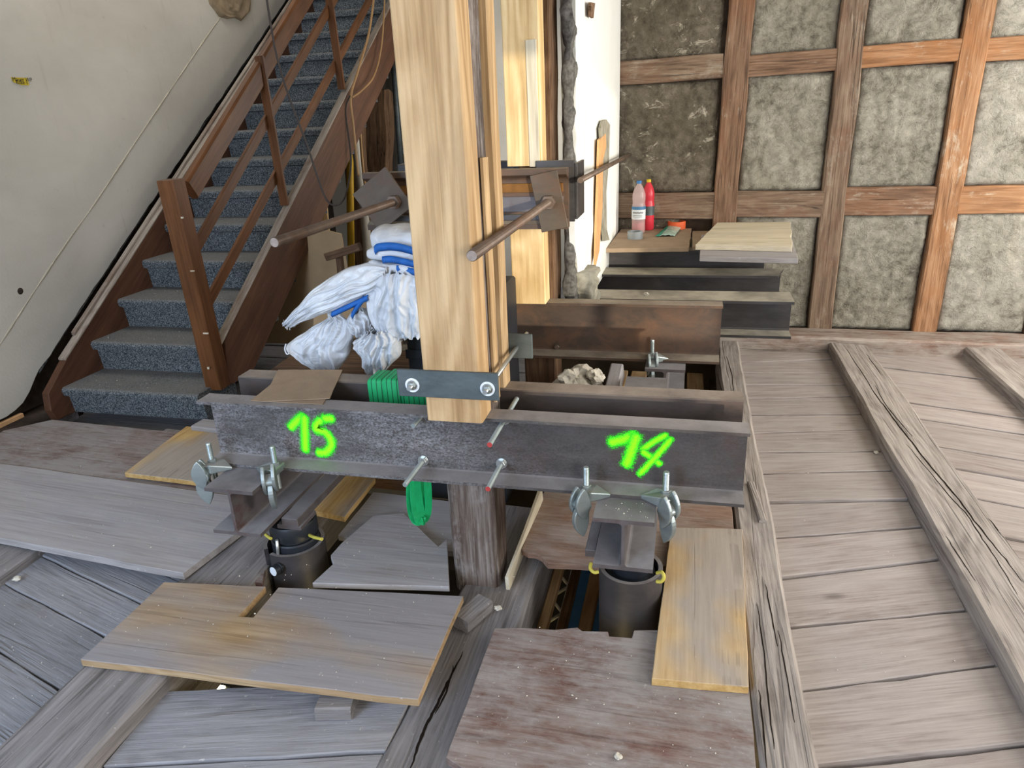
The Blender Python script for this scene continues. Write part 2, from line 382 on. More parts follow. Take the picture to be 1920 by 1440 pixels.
M['steel_rust'] = steel('rust stained steel', S(66, 55, 48), S(92, 76, 64), S(104, 76, 56), (.46, .66), S(158, 148, 132), .65, .2)
M['steel_dark'] = steel('black mill steel', S(48, 46, 46), S(78, 76, 76), S(66, 56, 50), (.6, .8), S(168, 162, 146), .45, .4)
M['steel_heb'] = steel('grey primed steel', S(84, 76, 74), S(112, 106, 106), S(78, 50, 44), (.58, .72), S(142, 140, 142), .5, .3)
M['steel_plate'] = steel('dark plate steel', S(70, 78, 80), S(106, 116, 118), None, (.5, .7), None, .5, .4)
M['steel_brown'] = steel('brown plate steel', S(74, 64, 54), S(100, 88, 74), S(96, 68, 48), (.5, .68), None, .55, .3)
M['zinc'] = steel('galvanised steel', S(140, 150, 150), S(178, 188, 186), None, (.5, .7), S(150, 148, 144), .4, .75, bump=.1)
M['zinc_bright'] = plain('bright zinc', S(200, 204, 202), .32, .85, .5, .08, 30)
M['rod_brown'] = steel('rusty threaded rod', S(92, 78, 68), S(128, 112, 100), S(110, 78, 58), (.5, .7), None, .5, .5)
M['red_end'] = plain('red paint', S(176, 62, 58), .6)
M['black'] = plain('black lacquer', S(30, 34, 40), .45, .1, .5, .15, 6)
M['jack'] = steel('worn dark jack steel', S(50, 48, 50), S(80, 76, 77), S(64, 54, 50), (.56, .7), S(140, 134, 130), .5, .35)
M['yellow'] = plain('yellow grease', S(196, 184, 80), .6)
M['plastic_yellow'] = plain('yellow pipe', S(214, 170, 40), .5)
M['plastic_grey'] = plain('grey plastic pipe', S(186, 180, 168), .45)
M['cable'] = plain('dark cable', S(44, 34, 28), .6)
M['cable_tan'] = plain('tan cable', S(164, 128, 84), .6)
M['white_paint'] = plain('white painted plaster', S(238, 240, 236), .7, 0, .3, .035, 5, .2, 26)
M['mortar'] = plain('rough lime mortar', S(150, 146, 132), .95, 0, .1, .35, 14, 1.0, 34)
M['mortar_dark'] = plain('dark gap mortar', S(96, 94, 90), .95, 0, .1, .6, 40, 1.0, 60)
M['dark_earth'] = plain('dark rubble', S(66, 56, 48), .95, 0, .1, .5, 9, 1.0, 22)
M['stone'] = plain('broken stone', S(156, 138, 112), .95, 0, .1, .35, 9, 1.0, 16)
M['rubble_white'] = plain('lime rubble', S(196, 190, 176), .95, 0, .1, .25, 14, 1.0, 30)
M['orange_band'] = plain('old orange plaster', S(206, 160, 112), .9, 0, .2, .15, 12, .4, 40)
M['rust_band'] = plain('rust orange steel', S(128, 88, 44), .8, .2, .3, .35, 14)
M['fissure'] = plain('dark split in the wood', S(34, 28, 24), 1.0, 0, .05)
M['seam'] = plain('filled plaster seam', S(188, 178, 158), .95, 0, .1, .2, 9, .6, 40)
M['rod_face'] = plain('sawn rod end', S(146, 132, 122), .6, .3, .4, .2, 60)
M['ceil'] = plain('pale ceiling', S(200, 194, 182), .9)
M['room_wall'] = plain('lime plaster', S(206, 198, 182), .9, 0, .2, .08, 3)
M['lower'] = plain('dark lower room', S(92, 80, 66), .9, 0, .2, .3, 3)
M['blue_panel'] = plain('blue sheet', S(36, 92, 140), .6)
def _plaster():
    b = NB('aged cream plaster')
    n = b.noise(b.vec((1, .6, 1), False), 1.4, 6, .6, .3)
    col = b.ramp(n, [(.3, S(194, 188, 174)), (.6, S(212, 206, 193)), (.8, S(220, 214, 202))])
    st = b.noise(b.vec((1, 9, 1.2), False), 1.5, 5, .6)
    col = b.mix(b.rng(st, .62, .76, 0, .3), col, S(168, 158, 140))
    sc = b.noise(b.vec((1, 1, 1), False), 12, 4, .7)
    col = b.mix(b.rng(sc, .66, .76, 0, .35), col, S(160, 150, 134))
    return b.done(col, .92, 0, b.bump(b.noise(b.vec((1, 1, 1), False), 60, 5, .65), .35, .004), .15)
M['plaster'] = _plaster()
def _clay(name, dark, mid, light, white, wa, moss):
    b = NB(name)
    n1 = b.noise(b.vec(), 4.0, 8, .72, .4)
    n2 = b.noise(b.vec(), 16.0, 10, .78, .25)
    f = b.math('ADD', b.math('MULTIPLY', n1, .4), b.math('MULTIPLY', n2, .6))
    col = b.ramp(f, [(.37, dark), (.47, mid), (.60, light)])
    col = b.mix(b.rng(b.noise(b.vec(), 2.2, 5, .6), .5, .72, 0, .6), col, moss)
    w = b.noise(b.vec((1, 1, 1.3)), 7.0, 9, .78, 1.2)
    col = b.mix(b.rng(w, wa, wa + .05), col, white)
    ln = b.noise(b.vec(), 5.5, 4, .6, 2.2)
    ck = b.rng(b.math('ABSOLUTE', b.math('SUBTRACT', ln, .5)), .0, .018)
    col = b.mix(b.math('MULTIPLY', b.math('SUBTRACT', 1.0, ck), .22), col, S(70, 64, 54))
    h = b.math('ADD', b.math('MULTIPLY', n2, .7), b.math('MULTIPLY', b.noise(b.vec(), 70, 6, .75), .5))
    h = b.math('MULTIPLY', h, b.math('MULTIPLY_ADD', ck, .2, .8))
    return b.done(col, .97, 0, b.bump(h, 1.0, .034), .1)
M['clay_dark'] = _clay('dark straw clay', S(78, 72, 62), S(120, 112, 98), S(156, 147, 131), S(210, 202, 184), .57, S(108, 101, 84))
M['clay'] = _clay('grey straw clay', S(104, 100, 88), S(164, 159, 144), S(198, 193, 178), S(220, 214, 200), .64, S(158, 152, 132))
M['clay_light'] = _clay('pale straw clay', S(124, 119, 107), S(188, 183, 169), S(216, 211, 197), S(230, 226, 214), .62, S(178, 173, 154))
def _carpet():
    b = NB('blue grey needle felt')
    v = b.n('TexVoronoi', Vector=b.vec(), Scale=260.0).outputs['Color']
    n = b.noise(b.vec(), 150, 3, .6)
    f = b.math('ADD', b.math('MULTIPLY', b.n('SeparateColor', i0=v).outputs[0], .55), b.math('MULTIPLY', n, .45))
    col = b.ramp(f, [(.2, S(36, 40, 43)), (.5, S(84, 90, 93)), (.8, S(146, 150, 151))])
    k = b.math('MULTIPLY', b.upz(.4, .9), b.rng(b.noise(b.vec(), 5, 5, .7), .3, .6, .35, .75))
    col = b.mix(k, col, S(122, 119, 114))
    return b.done(col, .97, 0, b.bump(n, .5, .004), .1)
M['carpet'] = _carpet()
def _sack():
    b = NB('white woven sack')
    n = b.noise(b.vec(), 6, 5, .6)
    col = b.ramp(n, [(.3, S(204, 208, 214)), (.7, S(234, 236, 238))])
    r2 = b.math('ABSOLUTE', b.math('SUBTRACT', b.noise(b.vec((1.2, 1, .9)), 13, 2, .5, .9), .5))
    return b.done(col, .42, 0, b.bump(r2, .55, .02), .45)
M['sack'] = _sack()
M['sack_blue'] = plain('blue webbing', S(40, 104, 184), .6, 0, .3, .15, 40, .3, 200)
def _sling():
    b = NB('green lifting sling webbing')
    x = b.n('SeparateXYZ', i0=b.vec((1, 1, 1), False)).outputs[0]
    s = b.math('SINE', b.math('MULTIPLY', x, 330.0))
    col = b.mix(b.rng(s, .80, .95), S(30, 172, 104), S(10, 74, 44))
    return b.done(col, .55, 0, b.bump(b.noise(b.vec((60, 8, 8)), 8, 3), .4, .002), .4)
M['sling'] = _sling()
M['sling_plain'] = plain('green sling loop', S(28, 176, 104), .5, 0, .4, .25, 12, .3, 90)
M['sling_seam'] = plain('dark green seam', S(8, 70, 42), .6)
def _spray():
    b = NB('neon green spray paint')
    a = b.n('Attribute', _attribute_name='fall').outputs['Fac']
    n = b.noise(b.vec(), 260, 3, .7)
    k = b.math('ADD', a, b.math('MULTIPLY_ADD', n, 1.3, -.65))
    al = b.rng(k, .12, .55)
    col = b.mix(b.rng(k, .5, 1.1), S(60, 255, 40), S(170, 255, 20))
    b.done(col, .6, 0, None, .3)
    b.put(b.b.inputs['Alpha'], al)
    b.put(b.b.inputs['Emission Color'], (0, 0, 0, 1))
    return b.m
M['spray'] = _spray()
def _glass(name, c, rough=.05, ior=1.33, tr=1.0):
    b = NB(name); b.done(c, rough, 0, None, .5)
    b.b.inputs['Transmission Weight'].default_value = tr; b.b.inputs['IOR'].default_value = ior
    return b.m
M['pet'] = plain('clear pinkish plastic', S(226, 200, 198), .2, 0, .6, .06)
M['pet'].node_tree.nodes['Principled BSDF'].inputs['Alpha'].default_value = .42
M['drink'] = plain('pale red drink', S(206, 112, 118), .2, 0, .5, .12)
M['drink_red'] = plain('red drink bottle', S(206, 52, 66), .3)
M['cap_blue'] = plain('blue cap', S(52, 116, 176), .4)
M['cap_yellow'] = plain('yellow cap', S(214, 186, 40), .4)
M['orange'] = plain('orange tape', S(232, 104, 60), .45)
M['tape_grey'] = plain('silver grey tape', S(150, 158, 162), .4, .3)
M['film'] = plain('clear bag with green print', S(170, 200, 186), .25, 0, .6, .3, 30)
M['film_green'] = plain('green print', S(50, 150, 124), .35)
M['ink'] = plain('dark ink', S(28, 28, 36), .7)
M['note'] = plain('yellow sticky note', S(206, 180, 50), .8)
M['label_white'] = plain('white bottle label', S(226, 232, 236), .5)
M['label_blue'] = plain('blue bottle label band', S(70, 120, 160), .5)
def _emit(name, c, s):
    b = NB(name); b.done(c); b.put(b.b.inputs['Emission Color'], c); b.b.inputs['Emission Strength'].default_value = s
    return b.m
M['lamp'] = _emit('lit lamp', (1.0, .86, .45, 1), 30.0)
# ---------------------------------------------------------------- the setting
def quadplank(name, c, z0, z1, m, par, jit=.0035):
    d = V((c[1][0] - c[0][0], c[1][1] - c[0][1])); return slab(name, c, z0, z1, m, par, math.atan2(d.y, d.x), jit, .09, .003)
floor = setting('floor', (0.6, 3, -.1))
# floor: hewn joists running away from the camera, planks laid between them
JT = .065
def joist(x0, x1, y0, y1, m, top=JT, h=.24, dx=0.0, seg=26, jit=.006):
    return timber('joist', ((x0 + x1) / 2, y0, top - h / 2), ((x0 + x1) / 2 + dx, y1, top - h / 2), x1 - x0, h, m, floor, seg=seg, jit=jit, bev=.012)
jA = joist(.232, .372, -1.3, 4.86, M['joist'])
jB = joist(.95, 1.185, -1.3, 4.86, M['joist'])
def fissure(px, wd, target):
    P_ = spline([at(x, y, z=JT + .01) for x, y in px], 6); n = len(P_); vs = []
    for i, q in enumerate(P_):
        d = (P_[min(i + 1, n - 1)] - P_[max(i - 1, 0)]); d.z = 0; d.normalize(); s_ = V((d.y, -d.x, 0)); t_ = math.sin(math.pi * (i + .15) / (n - .7)) ** .6
        k = wd * t_ * (.7 + .6 * abs(nz((i * .7, 0, wd * 99), 1, 2))) + .0004; o_ = s_ * .004 * nz((i * .8, 1, 0), 1, wd * 77)
        vs += [q + o_ - s_ * k, q + o_ + s_ * k]
    c = P_[n // 2]
    o = mesh('split', [q - c for q in vs], [(2 * i, 2 * i + 1, 2 * i + 3, 2 * i + 2) for i in range(n - 1)], M['fissure'], floor, Matrix.Translation(c))
    m_ = o.modifiers.new('lie', 'SHRINKWRAP'); m_.target = target; m_.wrap_method = 'PROJECT'; m_.use_project_z = True; m_.use_negative_direction = True; m_.use_positive_direction = False; m_.offset = .0008
    return o
for px, wd in ([(1586, 650), (1612, 690), (1640, 735), (1664, 765), (1692, 802), (1730, 850), (1765, 892), (1800, 935), (1842, 990), (1880, 1035), (1918, 1085)], .0035), ([(1700, 828), (1742, 878), (1785, 930), (1815, 962), (1850, 1015), (1880, 1060), (1910, 1110)], .002), ([(1640, 720), (1662, 757), (1690, 790), (1712, 815)], .002), ([(1855, 968), (1885, 1005), (1916, 1042)], .003), ([(1625, 660), (1640, 682), (1652, 700)], .002), ([(1775, 1000), (1800, 1040), (1830, 1085)], .0015):
    fissure(px, wd, jB)
for px, wd in ([(1420, 1130), (1432, 1220), (1440, 1300), (1452, 1400)], .002), ([(1436, 1090), (1446, 1150), (1458, 1210)], .0018), ([(1345, 700), (1352, 730), (1362, 765)], .003), ([(1460, 1180), (1476, 1270), (1490, 1350)], .0015), ([(1424, 1290), (1430, 1350), (1438, 1435)], .002), ([(1362, 665), (1372, 700), (1376, 740)], .002):
    fissure(px, wd, jA)
joist(1.745, 1.96, -1.3, 4.86, M['joist'])
joist(2.5, 2.7, -1.3, 4.86, M['joist'])
joist(-1.752, -1.465, -1.3, 6.69, M['joist_dark'], .055)
jC = joist(-.735, -.475, -1.3, 2.62, M['joist_dark'], -.005, .2)
JT0 = JT; JT = .0
for px, wd in ([(868, 1215), (842, 1265), (820, 1310), (800, 1350), (782, 1395), (768, 1438)], .005), ([(850, 1240), (835, 1290), (815, 1330)], .003): fissure(px, wd, jC)
JT = JT0
joist(-2.72, -2.47, -1.3, 3.0, M['joist_dark'], .05)
LS = [.05, .36, .63, .92, 1.19, 1.476, 1.735, 2.015, 2.281, 2.537, 2.81, 3.061, 3.285, 3.508, 3.75, 3.976, 4.193, 4.41, 4.594, 4.84]
RS = [.24, .55, .83, 1.11, 1.40, 1.67, 1.953, 2.209, 2.498, 2.719, 2.924, 3.184, 3.385, 3.644, 3.838, 4.093, 4.269, 4.47, 4.729, 4.86]
for i in range(len(LS) - 1):
    g = .008; t = random.uniform(-.006, .004)
    quadplank('plank', [(.37, LS[i] + g), (.955, RS[i] + g), (.955, RS[i + 1] - g), (.37, LS[i + 1] - g)], -.035, t, M['plank'], floor)
B2L = [.1, .38, .68, .95, 1.26, 1.55, 1.83, 2.12, 2.38, 2.68, 2.97, 3.24, 3.457, 3.795, 4.013, 4.336, 4.602, 4.86]
for i in range(len(B2L) - 1):
    g = .008; t = random.uniform(-.006, .004)
    f = lambda y: y - .16
    quadplank('plank', [(1.18, B2L[i] + .02 + g), (1.75, f(B2L[i]) + .01 + g), (1.75, min(4.86, f(B2L[i + 1]) + .01) - g), (1.18, min(4.86, B2L[i + 1] + .02) - g)], -.035, t, M['plank'], floor)
quadplank('plank', [(1.18, 4.87), (1.75, 4.72), (1.75, 4.865), (1.3, 4.865)], -.036, -.002, M['plank'], floor)
for i in range(8):
    y = 2.6 + i * .3
    quadplank('plank', [(1.955, y + .004), (2.51, y + .1), (2.51, min(4.86, y + .392)), (1.955, min(4.86, y + .296))], -.035, random.uniform(-.005, .004), M['plank'], floor)
# lower left bays, laid aslant
for a, b, c_, d_ in (((-1.469, .85), (-.73, 1.05), (-.73, 1.305), (-1.469, 1.11)), ((-1.469, 1.118), (-.73, 1.313), (-.73, 1.58), (-1.469, 1.388)), ((-1.469, .55), (-.73, .75), (-.73, 1.042), (-1.469, .842))):
    quadplank('plank', [a, b, c_, d_], -.04, random.uniform(-.008, -.002), M['plank_dark'], floor)
for k, y in enumerate((.9, 1.13, 1.34, 1.56, 1.735, 1.93)):
    y2 = (1.13, 1.34, 1.56, 1.735, 1.93, 2.2)[k]
    quadplank('plank', [(-2.48, y + .19 + .003), (-1.75, y - .03 + .003), (-1.75, y2 - .03 - .003), (-2.48, y2 + .19 - .003)], -.04, random.uniform(-.006, .002), M['plank_dark'], floor)
for k in range(7):
    y = 1.2 + k * .25
    quadplank('plank', [(-3.78, y), (-2.71, y), (-2.71, y + .245), (-3.78, y + .245)], -.05, random.uniform(-.03, -.02), M['plank_dark'], floor)
# floor under and behind the stairs
for k in range(15):
    y = 2.95 + k * .26
    quadplank('plank', [(-3.78, y), (-1.76, y - .05), (-1.76, y + .2), (-3.78, y + .25)], -.09, random.uniform(-.06, -.045), M['plank_dark'], floor)
for k in range(15):
    y = 2.72 + k * .27
    quadplank('plank', [(-1.46, y), (-.9, y), (-.9, y + .262), (-1.46, y + .262)], -.07, random.uniform(-.04, -.03), M['plank_dark'], floor)
for k in range(5):
    x = -.42 + k * .13
    timber('ceiling_lath', (x, 2.9, -.2), (x, 4.86, -.2), .11, .03, M['new_wood'], floor, seg=4, jit=.003)

# back wall, half timbered
WY = 5.088
wall_back = setting('wall_back', (1.4, WY, 0))
box('wall_core', (-.62, WY + .05, -.2), (3.5, WY + .17, 2.8), M['dark_earth'], wall_back, 0)
def stud(xb, xt, w, m, dx=.0):
    timber('stud', (xb + w / 2, WY + .05, .09), (xt + w / 2, WY + .05, 2.78), w, .13, m, wall_back, up=(0, -1, 0), seg=16, jit=.006, bev=.008)
stud(.15, .195, .152, M['stud'])
stud(.842, .828, .148, M['stud_grey'])
stud(1.503, 1.50, .148, M['stud_orange'])
stud(2.17, 2.16, .15, M['stud_orange'])
stud(2.85, 2.85, .15, M['stud'])
def rail(x0, x1, z0, z1, m, dz=0.0):
    timber('rail', (x0, WY + .055, (z0 + z1) / 2), (x1, WY + .055, (z0 + z1) / 2 + dz), z1 - z0, .12, m, wall_back, up=(0, -1, 0), seg=8, jit=.005, bev=.006)
XS = [(-.5, .165), (.32, .84), (.985, 1.505), (1.65, 2.17), (2.32, 2.85), (3.0, 3.42)]
upm = [M['stud_grey'], M['stud'], M['stud_orange'], M['stud_orange'], M['stud'], M['stud']]
lom = [M['stud_grey'], M['stud_grey'], M['stud'], M['stud_orange'], M['stud'], M['stud']]
cl = [M['clay_dark'], M['clay'], M['clay'], M['clay_light'], M['clay_light'], M['clay_light']]
def infill(x0, x1, z0, z1, m):
    nx = max(6, int((x1 - x0) / .013)); nzz = max(6, int((z1 - z0) / .013)); k = random.random() * 30
    vs = []; fs = []
    for j in range(nzz + 1):
        for i in range(nx + 1):
            x = x0 + (x1 - x0) * i / nx; z = z0 + (z1 - z0) * j / nzz
            e = min(i, nx - i, j, nzz - j)
            h = noise.fractal(V((x * 5, z * 5, k)), 1.0, 2.0, 5) * .011 + noise.fractal(V((x * 20, z * 20, k)), .7, 2.1, 5) * .009
            y = .002 - h + (.04 if e == 0 else .012 if e == 1 else .003 if e == 2 else 0)
            vs.append((x - (x0 + x1) / 2, y, z - (z0 + z1) / 2))
    for j in range(nzz):
        for i in range(nx):
            a = j * (nx + 1) + i; fs.append((a, a + 1, a + nx + 2, a + nx + 1))
    return mesh('infill_panel', vs, fs, m, wall_back, Matrix.Translation(((x0 + x1) / 2, WY + .012, (z0 + z1) / 2)), smooth=True)
LO = [(.86, 1.03)] * 2 + [(.865, 1.04), (.87, 1.04), (.87, 1.04), (.87, 1.04)]
UP = [(1.715, 1.855), (1.725, 1.85), (1.74, 1.865), (1.74, 1.865), (1.74, 1.865), (1.74, 1.865)]
for i, (x0, x1) in enumerate(XS):
    rail(x0 - .01, x1 + .01, LO[i][0], LO[i][1], lom[i], -.006)
    rail(x0 - .01, x1 + .01, UP[i][0], UP[i][1], upm[i], .01)
    if i == 0: infill(x0, -.05, .1, LO[i][0] + .005, cl[i]); infill(-.0, x1, .1, .72, cl[i])
    else: infill(x0 - .006, x1 - .004, .09, LO[i][0] + .005, cl[i])
    infill(x0 - .006, x1 - .004, LO[i][1] - .005, UP[i][0] + .005, cl[i])
    infill(x0 - .006, x1 - .004, UP[i][1] - .005, 2.78, cl[i])
timber('sill_beam', (-.5, 4.98, .0), (3.42, 4.98, .0), .24, .2, M['sill'], wall_back, seg=30, jit=.008, bev=.015)

# white wall stub in the middle and the old wall end beside the second post
wall_middle = setting('wall_middle', (-.56, 4.2, 0))
def white_face():
    vs = []; fs = []
    zs = [.64, .70, .78, .88, .98, 1.08, 1.2, 1.4, 1.8, 2.3, 2.78]
    y0 = [3.52, 3.50, 3.46, 3.42, 3.37, 3.33, 3.38, 3.40, 3.41, 3.42, 3.42]
    for z, y in zip(zs, y0):
        for Yv in (y, y + .06, y + .2, 4.2, 5.06):
            o = .012 * nz((Yv * 3, z * 5, 0), 2.0, 3)
            vs.append((-.49 + (Yv - 3.4) * .013 + (o if Yv < 5 else 0) + (-.02 if Yv == y else 0), Yv, z))
    for j in range(len(zs) - 1):
        for i in range(4):
            a = j * 5 + i; fs.append((a, a + 1, a + 6, a + 5))
    o = mesh('plaster_skin', vs, fs, M['white_paint'], wall_middle)
    s = o.modifiers.new('thick', 'SOLIDIFY'); s.thickness = .03; s.offset = 1
white_face()
def rough_col(name, x0, x1, y0, y1, z0, z1, m, par, amp=.02, s=.05):
    nx = max(2, int((x1 - x0) / s)); ny = max(2, int((y1 - y0) / s)); nzz = max(2, int((z1 - z0) / s)); vs = []; fs = []; k = random.random() * 20
    ring = [(x0 + (x1 - x0) * i / nx, y0) for i in range(nx)] + [(x1, y0 + (y1 - y0) * i / ny) for i in range(ny)] + [(x1 - (x1 - x0) * i / nx, y1) for i in range(nx)] + [(x0, y1 - (y1 - y0) * i / ny) for i in range(ny)]
    n = len(ring); c = V(((x0 + x1) / 2, (y0 + y1) / 2, 0))
    for j in range(nzz + 1):
        z = z0 + (z1 - z0) * j / nzz
        for x, y in ring:
            d = noise.fractal(V((x * 9, y * 9, z * 9 + k)), 1.0, 2.0, 4) * amp
            dv = (V((x, y, 0)) - c).normalized() * d
            vs.append((x + dv.x - c.x, y + dv.y - c.y, z - z0))
    for j in range(nzz):
        for i in range(n): fs.append((j * n + i, j * n + (i + 1) % n, (j + 1) * n + (i + 1) % n, (j + 1) * n + i))
    fs.append(tuple(range(n - 1, -1, -1))); fs.append(tuple(nzz * n + i for i in range(n)))
    return mesh(name, vs, fs, m, par, Matrix.Translation((c.x, c.y, z0)), smooth=True)
rough_col('mortar_core', -.575, -.515, 3.42, 5.06, .60, 2.78, M['mortar'], wall_middle, .02, .04)
rough_col('mortar_edge', -.562, -.52, 3.37, 3.46, .70, 2.78, M['mortar_dark'], wall_middle, .03, .018)
rough_col('mortar_heap', -.565, -.44, 3.42, 3.62, .64, .84, M['mortar'], wall_middle, .05, .014)
def shard(pts, X, m, name, th=.012):
    P = [at(x, y, X=X) for x, y in pts]
    vs = [(X - th, p.y, p.z) for p in P] + [(X, p.y, p.z) for p in P]; n = len(P)
    c = sum(P, V()) / n
    vs = [V(v) - c for v in vs]
    fs = [tuple(range(n)), tuple(range(2 * n - 1, n - 1, -1))] + [(i, n + i, n + (i + 1) % n, (i + 1) % n) for i in range(n)]
    return mesh(name, vs, fs, m, wall_middle, Matrix.Translation(c))
shard([(1126, 240), (1130, 226), (1137, 224), (1144, 234), (1142, 300), (1137, 360), (1138, 430), (1143, 450), (1133, 452), (1128, 400), (1131, 330)], -.461, M['mortar'], 'stripped_patch')
shard([(1124, 262), (1136, 250), (1137, 275), (1131, 300), (1130, 385), (1124, 470), (1117, 500), (1118, 440), (1121, 360)], -.4605, M['orange_band'], 'orange_patch')
shard([(1108, 4), (1116, 6), (1113, 34), (1108, 30)], -.461, M['stud'], 'missing_chip')

# cream wall behind the posts and under the stairs
wall_rear_left = setting('wall_inner', (-1.6, 6.7, 0))
box('plaster_field', (-2.45, 6.7, -.1), (-.6, 6.85, 2.78), M['plaster'], wall_rear_left, 0)
box('side_field', (-.74, 5.06, -.1), (-.62, 5.38, 2.78), M['plaster'], wall_rear_left, 0); box('side_field', (-.74, 6.42, -.1), (-.62, 6.7, 2.78), M['plaster'], wall_rear_left, 0); box('side_field', (-.74, 5.38, -.1), (-.62, 6.42, .95), M['plaster'], wall_rear_left, 0); box('side_field', (-.74, 5.38, 2.42), (-.62, 6.42, 2.78), M['plaster'], wall_rear_left, 0)  # opening left for the added gable light
box('stairwell_end', (-3.95, 7.3, -.1), (-2.4, 7.42, 4.6), M['room_wall'], wall_rear_left, 0)
box('stairwell_side', (-2.46, 6.7, -.1), (-2.38, 7.4, 4.6), M['room_wall'], wall_rear_left, 0)

# plastered left wall; the plaster stops along the stair, the raw wall shows in the gap
WX = -3.70
wall_left = setting('wall_left', (WX, 3, 0))
box('raw_wall', (WX - .22, -1.5, -.3), (WX - .07, 7.4, 4.6), M['dark_earth'], wall_left, 0)
def plaster_left():
    edge = []
    y = -1.5
    base = [(-1.5, .06), (2.4, .05), (2.75, .07), (2.98, .10), (3.10, .14), (3.13, .20), (3.22, .27)]
    while y < 3.22:
        for a, b in zip(base, base[1:]):
            if a[0] <= y < b[0]: edge.append((y, a[1] + (b[1] - a[1]) * (y - a[0]) / (b[0] - a[0]))); break
        y += .06
    y = 3.22
    while y < 7.4: edge.append((y, .27 + (y - 3.22) * .664)); y += .05
    edge = [(y, z + .012 * nz((y * 11, 0, 0), 1, 4)) for y, z in edge]
    n = len(edge); vs = []; fs = []
    for X in (WX - .07, WX):
        vs += [(X, y, z) for y, z in edge] + [(X, 7.4, 4.6), (X, -1.5, 4.6)]
    k = n + 2
    fs = [tuple(range(k - 1, -1, -1)), tuple(range(k, 2 * k))] + [(i, (i + 1) % k, k + (i + 1) % k, k + i) for i in range(k)]
    mesh('plaster_coat', vs, fs, M['plaster'], wall_left)
plaster_left()
# rough plaster edge and the old slanting seam
edge_pts = [V((WX - .02, y, .262 + (y - 3.22) * .664 + .01 * nz((y * 9, 1, 0), 1, 2))) for y in [3.22 + i * .1 for i in range(40)]]
tube('broken_edge', edge_pts, .018, M['mortar_dark'], wall_left, 6)
seam = [V((WX, *(lambda p: (p.y, p.z))(at(x, y, X=WX)))) for x, y in ((0, 645), (55, 560), (120, 462), (175, 385), (240, 287), (300, 197), (340, 138), (385, 72), (415, 30))]
seam = [V((WX, seam[0].y - .4, seam[0].z - .28))] + seam
tube('plaster_seam', spline(seam, 6), .007, M['seam'], wall_left, 6, radii=[.0042 + .004 * nz((i, 0, 0), .7, 1) for i in range(len(spline(seam, 6)))])
def wallblob(name, pts, m, d=.012, n=10):
    P = [at(x, y, X=WX) for x, y in pts]; c = sum(P, V()) / len(P); c.x = WX
    vs = [(d * .3, 0, 0)]; k = len(P)
    for r in range(1, n + 1):
        t = r / n
        for p in P:
            q = c.lerp(p, t); h = (d if r < n else -.002) + noise.fractal(V((q.y * 14, q.z * 14, r)), 1, 2, 4) * d * (1 if r < n else 0)
            vs.append((h, q.y - c.y, q.z - c.z))
    fs = [(0, 1 + i, 1 + (i + 1) % k) for i in range(k)]
    for r in range(n - 1):
        for i in range(k): fs.append((1 + r * k + i, 1 + (r + 1) * k + i, 1 + (r + 1) * k + (i + 1) % k, 1 + r * k + (i + 1) % k))
    return mesh(name, vs, fs, m, wall_left, Matrix.Translation(c), smooth=True)
pt = [(385, -20), (392, 8), (402, 20), (410, 32), (425, 36), (440, 34), (452, 40), (458, 34), (468, 22), (471, 0), (473, -25), (430, -45)]
wallblob('exposed_stone', pt, M['stone'], .018)
wallblob('drill_hole', [(38 + 7 * math.cos(a), 546 + 8 * math.sin(a)) for a in [i * .63 for i in range(10)]], M['dark_earth'], .002, 3)
# plaster of the door reveal at the far left foot and old skirting remains
box('skirting_remains', (WX - .02, 2.3, .02), (WX + .005, 3.04, .075), M['orange_band'], wall_left, .004)
rough_col('footing_rubble', WX - .06, WX + .1, 1.8, 3.35, -.12, .05, M['dark_earth'], wall_left, .05, .05)

# parts of the room behind the camera: window walls, ceiling, the storey below
wall_right = setting('wall_right', (3.4, 2, 0))
def wallwin(par, x0, x1, zs, wins, fixed, axis, m):
    """wall with rectangular window openings"""
    cuts = sorted(set([x0, x1] + [a for w_ in wins for a in w_[:2]]))
    for a, b in zip(cuts, cuts[1:]):
        op = [w_ for w_ in wins if w_[0] <= a and b <= w_[1]]
        spans = [(zs[0], zs[1])] if not op else [(zs[0], op[0][2]), (op[0][3], zs[1])]
        for z0, z1 in spans:
            lo, hi = ((fixed[0], a, z0), (fixed[1], b, z1)) if axis == 'Y' else ((a, fixed[0], z0), (b, fixed[1], z1))
            box('masonry', lo, hi, m, par, 0)
wallwin(wall_right, -1.5, 5.3, (-.2, 2.8), [(.55, 1.95, .8, 2.3), (3.05, 4.45, .8, 2.3)], (3.36, 3.7), 'Y', M['room_wall'])
wall_rear = setting('wall_rear', (0, -1.5, 0))
wallwin(wall_rear, -3.9, 3.7, (-.2, 2.8), [(-2.7, -1.3, .8, 2.3), (.85, 2.05, .95, 2.3)], (-1.75, -1.4), 'X', M['room_wall'])
